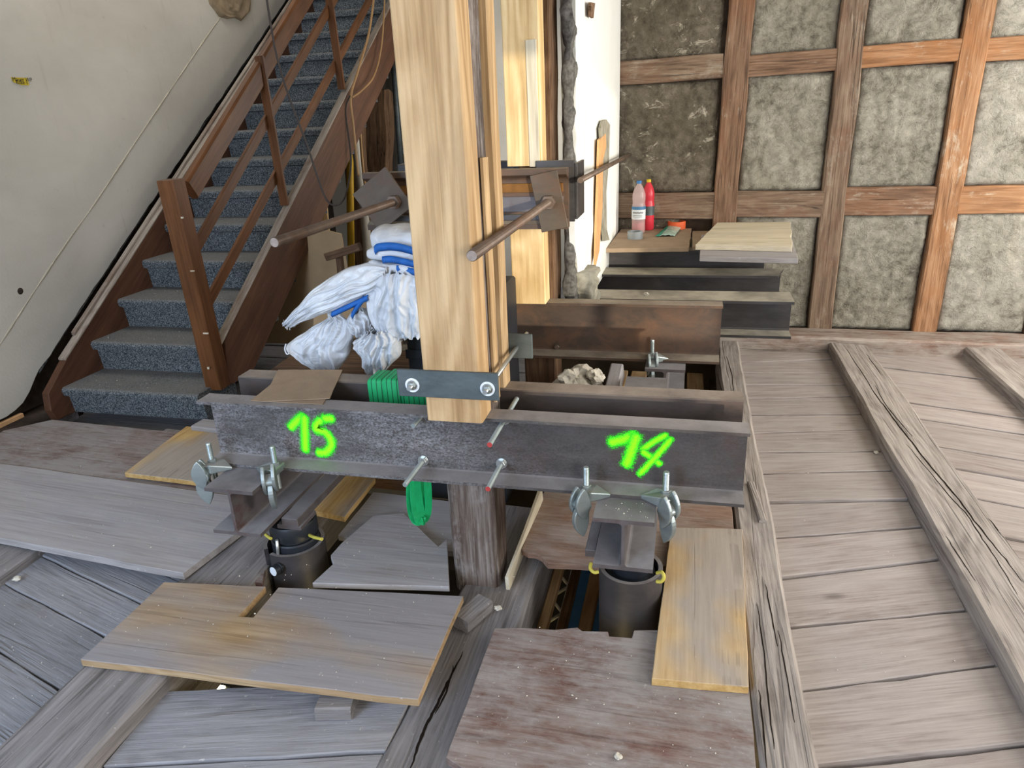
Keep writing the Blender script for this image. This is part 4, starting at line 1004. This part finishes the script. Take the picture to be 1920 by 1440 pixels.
# ---------------------------------------------------------------- loose boards on the floor
def P(z, *px): return [tuple(at(x, y, z=z)[:2]) for x, y in px]
def board(name, poly, z0, z1, m, lab, cat='board', ang=0.0, jit=.0015, tilt=None):
    return tag(slab(name, poly, z0, z1, m, None, ang, jit, .06, .002, tilt), lab, cat)
board('shuttering_board', [(-3.55, 1.975), (-1.715, 1.815), (-1.642, 2.335), (-3.55, 2.475)], .057, .087, M['board_grey'], 'large dust grey board on the left floor with pale front edge', ang=-.08)
board('shuttering_board', [(-3.5, 2.482), (-1.85, 2.362), (-1.85, 2.84), (-2.57, 2.92), (-3.42, 2.97), (-3.58, 2.8)], .052, .079, M['board_red'], 'dusty red-brown board at the foot of the stairs', ang=-.07)
board('shuttering_board', P(.108, (233, 888), (402, 908)) + [(-1.98, 2.75), (-2.23, 2.88)] + P(.108, (350, 800)), .088, .112, M['board_yellow'], 'small yellow board lying by the left beam clamp', ang=0)
board('thin_board', P(.045, (398, 1083), (492, 1090), (512, 1000), (478, 1004)), .02, .042, M['board_red'], 'reddish thin panel between the large grey board and the left jack', 'panel')
zz = .085
board('notched_board', P(zz, (308, 1091), (498, 1099), (446, 1156), (474, 1157), (522, 1101), (868, 1117), (783, 1312), (150, 1236)), .058, zz, M['board_notch'], 'long dusty yellow-brown board with a notch, in the lower left foreground')
board('shuttering_sheet', P(.075, (620, 1040), (640, 1018), (700, 966), (757, 962), (822, 1024), (838, 1010), (842, 1100), (585, 1093), (612, 1068), (625, 1056), (620, 1045)), .053, .075, M['board_grey'], 'dust grey panel with cut corners between the left jack and the old post', 'panel')
board('shuttering_board', [(-1.3, 2.2), (-.79, 2.17), (-.79, 2.52), (-1.3, 2.55)], .02, .045, M['board_grey'], 'grey board lying behind the panel left of the old post', ang=.02)
board('yellow_plank', P(.075, (575, 955), (645, 970)) + [tuple(at(703, 897, z=.075)[:2]), (-1.345, 2.68), (-1.6, 2.68)], .05, .076, M['board_yellow'], 'bright yellow plank under the numbered channel, right of the left cross beam')
board('curved_sheet', P(.06, (978, 1030), (990, 1036), (1004, 1037), (1016, 1043), (1027, 1056), (1112, 1060)) + [(-.0, 2.20), (.225, 2.23), (.225, 2.95), (-.55, 2.95)], .035, .06, M['board_brown'], 'brown film-faced panel with a curved cut edge, right of the old post', 'panel')
board('shuttering_sheet', P(.06, (926, 1178), (985, 1177), (1040, 1180), (1083, 1176), (1092, 1183), (1140, 1184), (1142, 1193), (1185, 1196), (1188, 1181), (1236, 1181)) + [(.225, 1.87), (.225, 1.38), (.225, 1.2)] + P(.06, (868, 1440), (836, 1420)), .034, .06, M['board_red'], 'large worn red-brown panel in the centre foreground', 'panel', jit=.002)
board('shuttering_board', P(.087, (1258, 988), (1392, 992), (1404, 1288), (1222, 1272)), .0605, .0875, M['board_yellow'], 'yellow board lying on the red-brown panel beside the right jack')
o = timber('edge_plank', at(1016, 926, z=.09), at(951, 1096, z=.02), .014, .07, M['board_pale'], None, seg=6, jit=.003, bev=.002); tag(o, 'thin splintered strip standing on edge right of the old post', 'strip')
o = timber('wood_wedge', at(862, 1168, z=.03), at(908, 1128, z=.03), .07, .05, M['joist_dark'], None, seg=3, jit=.004); tag(o, 'dusty wooden wedge at the foot of the old post', 'wedge')
o = timber('wood_block', at(600, 1318, z=.02), at(665, 1318, z=.02), .09, .045, M['joist_dark'], None, seg=3, jit=.003); tag(o, 'small dusty block under the front edge of the notched board', 'wood block')
o = timber('wood_block', at(372, 800, z=.11), at(425, 806, z=.11), .10, .05, M['board_grey'], None, seg=3, jit=.002); tag(o, 'dusty block at the foot of the stairs behind the small yellow board', 'wood block')
o = timber('splint', at(1408, 905, z=.07), at(1432, 978, z=.07), .03, .02, M['joist'], None, seg=4, jit=.003); tag(o, 'short splinter of wood let into the joist beside the numbered channel', 'splinter')
# sheet of card on the two front channels
board('thin_sheet', P(.705, (468, 750), (605, 757), (640, 695), (540, 693)), .7005, .7025, M['fibre'], 'lower of two grey-brown sheets lying across the left channels', 'sheet', ang=.3)
board('thin_sheet', P(.708, (490, 752), (618, 746), (642, 692), (520, 692)), .7035, .706, M['fibre'], 'upper of two grey-brown sheets lying across the left channels', 'sheet', ang=.2)
# shelf boards over the far beams
ZS = .785
board('fibre_board', P(ZS, (1136, 466), (1292, 464), (1297, 428), (1164, 430)), ZS - .026, ZS, M['fibre'], 'brown fibre board carrying the bottles', jit=.003)
board('fibre_board', [(.035, 4.44), (.35, 4.44), (.35, 5.0), (.035, 5.0)], ZS - .026, ZS - .002, M['fibre'], 'second brown board right of the bottles under the pale panels')
board('pale_board', P(.83, (1312, 474), (1497, 478)) + [(.62, 4.7), (.09, 4.7)], ZS - .002, .81, M['board_grey'], 'lower grey panel of the small stack on the far beams', 'panel')
board('pale_board', P(.842, (1305, 458), (1486, 462)) + [(.645, 4.98), (.19, 4.98)], .811, .842, M['board_pale'], 'upper pale panel of the small stack on the far beams', 'panel', jit=.004)

# ---------------------------------------------------------------- bottles and tape on the shelf board
def bottle(c, r, h, m, capm, lab, clear):
    t = thing('drink_bottle', c, lab, 'bottle'); Mx = Matrix.Translation(c)
    pr = [(0, .004), (r * .55, 0), (r * .9, .002), (r, .012), (r * .98, h * .22), (r, h * .26), (r, h * .52), (r * .93, h * .55), (r * .9, h * .60), (r * .97, h * .66), (r * .95, h * .74), (r * .7, h * .85), (r * .34, h * .93), (r * .3, h * .95), (0, h * .95)]
    rev('bottle_body', pr, m, t, Mx, 24)
    if clear:
        rev('drink', [(0, .008), (r * .86, .008), (r * .93, .016), (r * .92, h * .22), (0, h * .22)], M['drink'], t, Mx, 20)
        rev('bottle_label', [(r * 1.012, h * .275), (r * 1.012, h * .46), (r * 1.008, h * .46), (r * 1.008, h * .275)], M['label_white'], t, Mx, 24, close=True)
        rev('label_band', [(r * 1.013, h * .462), (r * 1.013, h * .52), (r * 1.008, h * .52), (r * 1.008, h * .462)], M['label_blue'], t, Mx, 24, close=True)
        for k, (z0, am, wl) in enumerate(((.405, .006, 5), (.355, .003, 9), (.325, .0025, 11))):
            pts = []
            for i in range(40):
                a = math.radians(-140 + i * 2.4 * (1 if k == 0 else .9)); pts.append(V((c[0] + r * 1.02 * math.cos(a), c[1] + r * 1.02 * math.sin(a), c[2] + h * z0 + am * math.sin(i * wl * .23))))
            tube('lettering', pts, .0012 if k == 0 else .0006, M['ink'], t, 4)
    else:
        rev('bottle_label', [(r * 1.012, h * .3), (r * 1.012, h * .48), (r * 1.006, h * .48), (r * 1.006, h * .3)], M['steel_plate'], t, Mx, 24, close=True)
    rev('cap', [(0, h * .945), (r * .36, h * .945), (r * .36, h * .995), (r * .33, h), (0, h)], capm, t, Mx, 16)
bc = at(1196, 438, z=ZS); bottle((bc.x, bc.y + .03, ZS + .0005), .045, .34, M['pet'], M['cap_blue'], 'clear bottle of red drink with blue cap and white label', True)
bottle((bc.x + .055, bc.y + .16, ZS + .0005), .042, .335, M['drink_red'], M['cap_yellow'], 'red drink bottle with yellow cap behind the clear one', False)
tc = at(1190, 449, z=ZS)
t = tag(rev('tape_roll', [(.036, 0), (.049, 0), (.049, .048), (.036, .048)], M['tape_grey'], None, Matrix.Translation((tc.x, tc.y + .03, ZS + .0005)), 28, close=True), 'silver-grey roll of tape in front of the clear bottle', 'tape roll')
oc = at(1268, 432, z=ZS)
tag(rev('tape_roll', [(.048, 0), (.060, 0), (.060, .05), (.048, .05)], M['orange'], None, Matrix.Translation((oc.x, oc.y + .08, ZS + .0005)), 28, close=True), 'orange roll of tape behind the small plastic bag', 'tape roll')
bag = thing('plastic_bag', (oc.x - .03, oc.y, ZS), 'small clear plastic bag with green print leaning on the orange tape', 'plastic bag')
def sheet(name, grid, m, par, smooth=True, thick=.0):
    nu = len(grid); nv = len(grid[0]); c = sum((V(p) for r_ in grid for p in r_), V()) / (nu * nv)
    vs = [V(p) - c for r_ in grid for p in r_]
    fs = [(i * nv + j, i * nv + j + 1, (i + 1) * nv + j + 1, (i + 1) * nv + j) for i in range(nu - 1) for j in range(nv - 1)]
    o = mesh(name, vs, fs, m, par, Matrix.Translation(c), smooth=smooth)
    if thick:
        s = o.modifiers.new('thick', 'SOLIDIFY'); s.thickness = thick
    return o
q = [at(1228, 445, z=ZS), at(1265, 444, z=ZS), at(1283, 424, z=ZS), at(1248, 428, z=ZS)]
def bagsurf(f0, f1):
    g = []
    for i in range(9):
        u = f0 + (f1 - f0) * i / 8; r_ = []
        for j in range(9):
            v_ = j / 8; p = q[0].lerp(q[1], u).lerp(q[3].lerp(q[2], u), v_); p.z = ZS + .002 + .03 * math.sin(math.pi * min(u * .8 + .05, 1)) * (.4 + .6 * v_) + .006 * nz((u * 4, v_ * 4, 0), 2, 1); r_.append(p)
        g.append(r_)
    return g
sheet('bag_film', bagsurf(.22, 1), M['film'], bag, thick=.002); sheet('bag_print', bagsurf(0, .24), M['film_green'], bag, thick=.002)

# ---------------------------------------------------------------- white woven sacks hanging behind the near post
def sackform(name, rows, lab, Yc, bulge=.09, folds=7, seed=1.0, amp=.022):
    """sack hanging in pleats: rows of (left x, y, right x, y) photo points down its length, closed front and back"""
    sub = 14; NV = 60
    Lr = spline([at(r_[0], r_[1], Y=Yc) for r_ in rows], sub); Rr = spline([at(r_[2], r_[3], Y=Yc) for r_ in rows], sub); k = len(Lr)
    tri = lambda x: 4 * abs((x % 1.0) - .5) - 1
    rid = lambda v_: 1 - min(1, 2.2 * abs(noise.noise(v_)))
    wmax = max((a_ - b_).length for a_, b_ in zip(Lr, Rr)); vs = []; fs = []
    for i in range(k):
        u = i / (k - 1); wl = (Lr[i] - Rr[i]).length; wr = .35 + .65 * wl / wmax
        for side in (0, 1):
            for j in range(NV):
                v_ = j / NV if side == 0 else 1 - j / NV
                p = Lr[i].lerp(Rr[i], v_)
                prof = (1 - (2 * v_ - 1) ** 2) ** .5
                ph = v_ * folds + 1.1 * nz((u * 2.2, v_ * 2.5, side), 1, seed) + seed
                d = bulge * prof * wr * (1 if side == 0 else -.6)
                d += amp * prof * (tri(ph) * .9 + .5 * tri(ph * 2.3 + 1.7 * nz((u * 4, v_ * 3, 0), 1, seed + 3))) * (1 if side == 0 else -1)
                d += .012 * prof * (rid(V((p.x * 8 + seed, p.z * 8, seed))) - .4) + .008 * prof * (rid(V((p.x * 19, p.z * 19 + seed, seed))) - .4)
                p = p + V((.008 * nz((p.x * 14, p.z * 14, 0), 1, seed), -d, .008 * nz((p.x * 14, p.z * 14, 5), 1, seed)))
                if i in (0, k - 1): p.z += .012 * tri(v_ * folds * 1.5 + seed)
                vs.append(p)
    n = 2 * NV
    for i in range(k - 1):
        for j in range(n): fs.append((i * n + j, i * n + (j + 1) % n, (i + 1) * n + (j + 1) % n, (i + 1) * n + j))
    c = vs[(k // 2) * n + NV // 2].copy()
    o = mesh(name, [q_ - c for q_ in vs], fs, M['sack'], None, Matrix.Translation(c), smooth=True)
    return tag(o, lab, 'sack', 'white woven sacks behind the near post')
YB = 2.62
sackform('woven_sack', [(733, 496, 728, 524), (690, 494, 700, 548), (640, 507, 668, 566), (600, 533, 632, 580), (568, 565, 592, 594), (545, 590, 568, 605), (534, 600, 552, 612)], 'long white sack bent towards the staircase, uppermost on the left', YB - .06, .07, 4, 1.3, .012)
sackform('woven_sack', [(610, 565, 642, 556), (618, 582, 638, 580), (618, 596, 646, 594), (590, 610, 656, 602), (560, 630, 662, 624), (536, 648, 660, 645), (548, 664, 654, 668), (590, 690, 634, 692)], 'white sack tied at its neck, fanning out lowest on the left', YB, .06, 6, 4.1, .016)
sackform('woven_sack', [(700, 508, 800, 505), (694, 530, 800, 535), (686, 552, 800, 565), (692, 580, 800, 595), (700, 605, 800, 618), (716, 624, 800, 626)], 'broad white sack hanging right beside the near post', YB - .03, .08, 5, 7.7, .016)
sackform('woven_sack', [(690, 618, 740, 616), (676, 630, 748, 628), (664, 640, 752, 645), (680, 664, 748, 668), (684, 684, 728, 688), (692, 700, 714, 700)], 'crumpled white sack below the broad sack, above the green sling', YB - .09, .08, 6, 9.2, .02)
sackform('woven_sack', [(662, 584, 690, 580), (656, 596, 700, 594), (660, 612, 700, 612), (672, 626, 694, 628)], 'small crumpled white sack squeezed between the hanging sacks', YB + .03, .06, 4, 12.5, .016)
fb = thing('folded_big_bag', at(760, 500, Y=2.68), 'folded white big bag with blue edging on top of the sacks', 'big bag')
def fold(y0, y1, x0, x1, m, dep, seed, Yc):
    a = at((x0 + x1) / 2, y0, Y=Yc); b = at((x0 + x1) / 2, y1, Y=Yc); l = at(x0, (y0 + y1) / 2, Y=Yc); r_ = at(x1, (y0 + y1) / 2, Y=Yc)
    hx = (r_ - l).length / 2; hz = (a - b).length / 2; c = (l + r_) / 2; vs = []; fs = []; n = 40; m_ = 26
    for i in range(m_):
        u = -1 + 2 * i / (m_ - 1)
        for j in range(n):
            an = 2 * math.pi * j / n; e = abs(math.cos(an)) ** .6 * (1 if math.cos(an) > 0 else -1); s_ = abs(math.sin(an)) ** .6 * (1 if math.sin(an) > 0 else -1)
            k = (1 - abs(u) ** 6) ** .35
            p = V((u * hx, e * dep * (.6 + .4 * k), s_ * hz * k))
            p += V((0, nz(p * 14, 1, seed), nz(p * 14, 1, seed + 3))) * .018
            vs.append(p)
    for i in range(m_ - 1):
        for j in range(n): fs.append((i * n + j, i * n + (j + 1) % n, (i + 1) * n + (j + 1) % n, (i + 1) * n + j))
    fs.append(tuple(range(n - 1, -1, -1))); fs.append(tuple((m_ - 1) * n + j for j in range(n)))
    return mesh('fold', vs, fs, m, fb, Matrix.Translation(c) @ Matrix.Rotation(.04, 4, 'Y'), smooth=True)
fold(424, 466, 712, 830, M['sack'], .13, 2, 2.70)
fold(452, 482, 706, 830, M['sack'], .14, 5, 2.69)
fold(480, 508, 710, 830, M['sack'], .15, 8, 2.68)
fold(504, 530, 718, 830, M['sack'], .12, 11, 2.66)
for pts in ([(704, 470), (712, 463), (745, 462), (790, 474)], [(718, 487), (735, 486), (765, 492), (795, 500)], [(745, 503), (770, 508), (796, 514)]):
    P_ = spline([at(x, y, Y=2.54) for x, y in pts], 8); g = []
    for p in P_: g.append([p + V((0, -.006, .014)), p + V((0, -.012, 0)), p + V((0, -.004, -.014))])
    sheet('blue_edging', g, M['sack_blue'], fb, thick=.004)
for pts, wd in (([(622, 590), (660, 572), (690, 558)], .012), ([(660, 592), (668, 578), (682, 560)], .014)):
    P_ = spline([at(x, y, Y=2.52) for x, y in pts], 8); g = []
    for p in P_: g.append([p + V((0, 0, wd)), p + V((0, -.01, 0)), p + V((0, 0, -wd))])
    tag(sheet('webbing_strap', g, M['sack_blue'], None, thick=.004), 'blue webbing strap under the long white sack' if wd == .012 else 'short blue webbing end between the white sacks', 'strap')
tube_ = tube('tie_string', spline([at(536, 645, Y=2.55), at(534, 655, Y=2.55), at(538, 664, Y=2.55), at(543, 662, Y=2.55)], 6), .003, M['sack']); tag(tube_, 'white tie string hanging from the lowest left sack', 'string')
# what carries the sacks: a dark crate on a stack of boards
cr = thing('plastic_crate', (-1.0, 2.72, 0), 'black crate behind the near post under the sacks', 'crate')
box('crate_body', (-1.12, 2.66, -.03), (-.72, 3.0, .92), M['black'], cr, .008)
for k in range(3): box('crate_rib', (-1.125, 2.652, .1 + k * .27), (-.715, 2.66, .14 + k * .27), M['black'], cr, .002)
sp = thing('board_stack', (-1.55, 3.0, 0), 'stack of tan boards and card behind the left channels', 'board stack')
for k in range(7):
    slab('board_layer', [(-1.95 + random.uniform(-.05, .05), 2.72 + random.uniform(-.02, .04)), (-1.16, 2.70), (-1.16, 3.35), (-1.95, 3.4)], -.03 + k * .075, .03 + k * .075, M['carton'] if k % 2 else M['old_brown'], sp, 0, .003)

# ---------------------------------------------------------------- things leaning and standing behind, under the stairs
def wallprism(name, px, Yc, th, m, lab, cat, lean=0.0):
    Pn = [at(x, y, Y=Yc) for x, y in px]; z0 = min(p.z for p in Pn)
    c = sum(Pn, V()) / len(Pn); n = len(Pn)
    vs = [(p.x - c.x, -th / 2 + (p.z - c.z) * lean, p.z - c.z) for p in Pn] + [(p.x - c.x, th / 2 + (p.z - c.z) * lean, p.z - c.z) for p in Pn]
    fs = [tuple(range(n)), tuple(range(2 * n - 1, n - 1, -1))] + [(i, n + i, n + (i + 1) % n, (i + 1) % n) for i in range(n)]
    return tag(mesh(name, vs, fs, m, None, Matrix.Translation(c), bev=.002), lab, cat)
wallprism('leaning_sheet', [(470, 640), (575, 425), (636, 440), (680, 640)], 4.45, .012, M['carton'], 'large tan sheet leaning under the stairs', 'sheet', .1)
wallprism('leaning_sheet', [(590, 560), (660, 500), (705, 560), (705, 690), (585, 690)], 3.45, .01, M['carton'], 'tan card standing behind the hanging sacks', 'sheet', .05)
o = timber('pale_stud', at(628, 600, Y=4.6), at(560, 350, Y=5.1), .12, .06, M['new_wood_pale'], None, seg=5, jit=.002); tag(o, 'pale new stud leaning under the stair side', 'timber')
o = timber('brown_stud', at(615, 560, Y=5.0), at(590, 300, Y=5.4), .13, .07, M['new_wood'], None, seg=5, jit=.002); tag(o, 'brownish stud leaning behind the pale one under the stairs', 'timber')
o = timber('wood_offcut', at(612, 482, Y=3.75), at(676, 462, Y=3.75), .04, .045, M['old_brown'], None, seg=3, jit=.003); tag(o, 'short rough offcut lying across behind the sacks', 'offcut')
o = timber('wood_offcut', at(642, 540, Y=3.8), at(636, 478, Y=3.8), .035, .04, M['old_brown'], None, seg=3, jit=.003); tag(o, 'upright rough offcut below the cross piece behind the sacks', 'offcut')
o = timber('curved_brace', at(712, 520, Y=6.5), at(698, 170, Y=6.55), .34, .16, M['old_brown'], None, up=(0, -1, 0), seg=14, jit=.02, bev=.03); tag(o, 'thick old crooked timber brace against the cream wall', 'timber')
o = timber('dark_post', at(690, 600, Y=6.2), at(662, 230, Y=6.25), .2, .12, M['old_brown'], None, up=(0, -1, 0), seg=10, jit=.01, bev=.02); tag(o, 'dark old post beside the crooked brace under the stairs', 'timber')
t = tag(tube('yellow_pipe', [at(660, 560, Y=5.9), at(657, 400, Y=5.95), at(655, 230, Y=6.0)], .032, M['plastic_yellow'], None, 12), 'upright yellow pipe under the stairs', 'pipe')
t = tag(tube('grey_pipe', spline([at(694, 560, Y=5.9), at(686, 430, Y=5.9), at(676, 340, Y=5.9), at(666, 255, Y=5.95), at(660, 150, Y=6.0)], 6), .04, M['plastic_grey'], None, 12), 'bent light grey plastic pipe beside the yellow pipe', 'pipe')
t = tag(tube('thin_pipe', spline([at(704, 520, Y=5.8), at(696, 420, Y=5.8), at(682, 330, Y=5.8), at(674, 230, Y=5.8)], 6), .012, M['cable_tan'], None, 8), 'thin tan conduit beside the bent grey pipe', 'pipe')
t = thing('wall_rail', at(748, 325, Y=6.66), 'dark slotted steel rail on the cream wall left of the near post', 'rail')
rod('rail_bar', at(752, 318, Y=6.64), at(738, 124, Y=6.64), .024, M['steel_plate'], t)
for y in (150, 240, 285): box('rail_clip', at(734 + y * .06, y, Y=6.65) - V((.03, .015, .02)), at(734 + y * .06, y, Y=6.65) + V((.03, .015, .02)), M['steel_plate'], t)
t = tag(tube('cable', spline([at(498, -20, Y=3.0), at(505, 30, Y=3.0), at(520, 110, Y=3.0), at(545, 190, Y=3.0), at(575, 270, Y=3.0), at(600, 345, Y=3.0), at(615, 378, Y=3.0), at(632, 384, Y=3.0), at(648, 365, Y=3.05), at(658, 300, Y=3.3), at(648, 210, Y=3.6), at(656, 180, Y=3.7)], 8), .0045, M['cable'], None, 6), 'thin dark cable hanging in a loop before the stair railing', 'cable')
t = tag(tube('cable', spline([at(703, -20, X=-2.5), at(692, 60, X=-2.5), at(672, 130, X=-2.5), at(658, 182, X=-2.5), at(663, 240, X=-2.48), at(672, 330, X=-2.45)], 8), .009, M['cable_tan'], None, 8), 'tan cable running down the stair side', 'cable')
t = tag(tube('cable', spline([at(722, -20, X=-2.49), at(716, 80, X=-2.49), at(702, 140, X=-2.49), at(680, 168, X=-2.49), at(660, 183, X=-2.49)], 8), .007, M['cable_tan'], None, 8), 'second tan cable curving to the bundle on the stair side', 'cable')

# ---------------------------------------------------------------- rubble between the posts, things in the storey below
def lump(name, c, r, m, lab=None, cat=None, par=None, sq=(1, 1, .6), seed=0.0):
    bm = bmesh.new(); bmesh.ops.create_icosphere(bm, subdivisions=3, radius=1)
    vs = []
    for v_ in bm.verts:
        p = v_.co; k = 1 + .5 * noise.fractal(p * 1.3 + V((seed, seed, 0)), 1, 2, 4)
        vs.append((p.x * r * sq[0] * k, p.y * r * sq[1] * k, p.z * r * sq[2] * k))
    fs = [tuple(v_.index for v_ in f.verts) for f in bm.faces]; bm.free()
    o = mesh(name, vs, fs, m, par, Matrix.Translation(c), smooth=False)
    return tag(o, lab, cat)
rb = thing('lime_rubble', at(1090, 730, Y=3.1), 'heap of white lime rubble under the rust brown channel', 'rubble')
for i, (x, y, r) in enumerate(((1072, 712, .055), (1090, 704, .06), (1105, 716, .05), (1085, 722, .06), (1064, 728, .06), (1100, 732, .06), (1118, 706, .04), (1080, 742, .07), (1108, 748, .07))):
    lump('rubble_lump', at(x, y, Y=3.0 + (i % 3) * .05), r, M['rubble_white'], par=rb, seed=i * 2.3, sq=(1, 1, .8))
o = timber('grey_block', at(1146, 745, Y=3.0), at(1158, 695, Y=3.14), .06, .09, M['board_grey'], None, seg=3, jit=.004); tag(o, 'pale grey block beside the lime rubble', 'block')
for i, (x, y, r, lab) in enumerate(((958, 1078, .014, 'pale plaster crumb at the foot of the splintered strip'), (934, 1140, .012, 'pale plaster crumb near the foot of the old post'), (1160, 1418, .010, 'white plaster flake on the worn red-brown panel'), (32, 1085, .013, 'white plaster crumb on the lower left planks'), (1643, 848, .010, 'white crumb at the foot of the first raised joist'), (1212, 551, .013, 'pale crumb lying on the dusty far beam'))):
    z = .02 if i < 2 else .066 if i == 2 else .01 if i == 3 else .008 if i == 4 else .67
    lump('plaster_crumb', at(x, y, z=z), r, M['rubble_white'], lab, 'crumb', seed=i * 3.1)
# fine debris scattered over boards, steps and steel
def debris():
    vs = []; fs = []; rnd = random.Random(3)
    spots = [(rnd.uniform(-3.3, -1.75), rnd.uniform(1.9, 2.8), .088) for _ in range(90)] + [(rnd.uniform(-1.75, -.75), rnd.uniform(1.45, 1.9), .086) for _ in range(60)] + [(rnd.uniform(-.5, .2), rnd.uniform(1.35, 1.8), .061) for _ in range(50)] + [(rnd.uniform(-2.4, -1.5), rnd.uniform(1.2, 1.8), .002) for _ in range(60)] + [(rnd.uniform(-3.45, -2.75), 3.2 + (k % 5) * RUN + rnd.uniform(.0, .2), .2 + (k % 5) * RISE) for k in range(90)] + [(rnd.uniform(.4, .93), rnd.uniform(1.6, 4.7), .0) for _ in range(50)] + [(rnd.uniform(-1.4, -.8), rnd.uniform(1.95, 2.3), .076) for _ in range(40)] + [(rnd.uniform(-.22, -.07), rnd.uniform(1.85, 1.95), .454) for _ in range(16)]
    for (x, y, z) in spots:
        r = rnd.uniform(.001, .0032) * (1.4 if rnd.random() < .15 else 1); b = len(vs); a = rnd.uniform(0, 6)
        for i in range(4): vs.append((x + r * math.cos(a + i * 1.57) * rnd.uniform(.6, 1.2), y + r * math.sin(a + i * 1.57) * rnd.uniform(.6, 1.2), z))
        vs.append((x, y, z + r * rnd.uniform(.5, 1))); fs += [(b + i, b + (i + 1) % 4, b + 4) for i in range(4)]
    o = mesh('plaster_debris', vs, fs, M['rubble_white']); tag(o, 'fine pale plaster crumbs scattered over boards, steps and floor', 'debris', kind='stuff')
debris()
# storey below, seen through the opening
for k, x in enumerate((-.455, -.41, -.34)):
    o = timber('floor_lath', (x, 1.2, -.2 - k * .12), (x, 3.0, -.2 - k * .12), .035 + .02 * (k == 2), .05, M['new_wood'] if k % 2 == 0 else M['old_brown'], None, seg=3, jit=.002); tag(o, ('pale', 'dark', 'broad')[k] + ' lath running below the opening beside the right jack', 'lath')
BX, BY = at(1068, 1100, z=-1.2)[:2]
o = tag(box('blue_sheet', (BX, BY - .5, -1.22), (BX + .75, BY + .2, -1.2), M['blue_panel'], None), 'blue sheet lying in the storey below, seen through the opening', 'sheet')
lt = thing('lattice_girder', (-.28, 2.3, -.9), 'pale lattice girder below the opening beside the right jack', 'girder')
g0 = at(1048, 1052, z=-.55); g1 = at(1075, 1052, z=-.55)
for gx in (g0.x, g1.x): box('girder_chord', (gx, g0.y - .5, -.57), (gx + .018, g0.y + .6, -.55), M['plastic_grey'], lt)
for k in range(11): rod('girder_web', (g0.x + .009 + (g1.x - g0.x) * (k % 2), g0.y - .48 + k * .1, -.56), (g0.x + .009 + (g1.x - g0.x) * ((k + 1) % 2), g0.y - .38 + k * .1, -.56), .007, M['plastic_grey'], lt)
lm = thing('work_lamp', (-1.3, 1.55, -1.1), 'small lit work lamp in the storey below, glinting under the notched board', 'lamp')
pl = at(412, 1284, Y=1.62); 
box('lamp_housing', pl + V((-.03, -.02, -.05)), pl + V((.03, .02, -.021)), M['black'], lm)
box('lamp_lens', pl + V((-.012, -.012, -.02)), pl + V((.012, .012, -.012)), M['lamp'], lm)
box('lamp_stand', V((pl.x - .01, pl.y - .01, -2.4)), V((pl.x + .01, pl.y + .01, pl.z - .05)), M['black'], lm)
ld = bpy.data.lights.new('opening_fill_light', 'POINT'); ld.energy = 16; ld.color = (1, .8, .4); ld.shadow_soft_size = .05
lo_ = bpy.data.objects.new('opening_fill_light', ld); COL.objects.link(lo_); lo_.location = V((-.35, 1.5, -.9))  # extra light set apart from the lamp, added to brighten the opening
# sticky note on the plaster
nt_ = thing('sticky_note', at(37, 152, X=WX), 'small yellow handwritten note stuck to the plastered left wall', 'note')
Pn = [at(x, y, X=WX + .004) for x, y in ((20, 145), (51, 146), (55, 160), (40, 159.5), (25, 154))]; c = sum(Pn, V()) / 5
npap = mesh('note_paper', [p - c for p in Pn], [tuple(range(5))], M['note'], nt_, Matrix.Translation(c))
for body, (x, y), sz in (('Mauer WP', (24, 152), .03), ('Ecke 1', (31, 157.5), .03)):
    cu = bpy.data.curves.new('note_writing', 'FONT'); cu.body = body; cu.size = sz; cu.materials.append(M['ink'])
    fo = bpy.data.objects.new('note_writing', cu); p = at(x, y, X=WX + .006)
    Mx = Matrix.Identity(4)
    for r_, cvec in enumerate(((0, 1, 0), (0, 0, 1), (1, 0, 0))):
        for i in range(3): Mx[i][r_] = cvec[i]
    COL.objects.link(fo); me = bpy.data.meshes.new_from_object(fo.evaluated_get(bpy.context.evaluated_depsgraph_get())); bpy.data.objects.remove(fo)
    me.materials.clear(); me.materials.append(M['ink'])
    link(bpy.data.objects.new('note_writing', me), Matrix.Translation(p) @ Mx, npap)
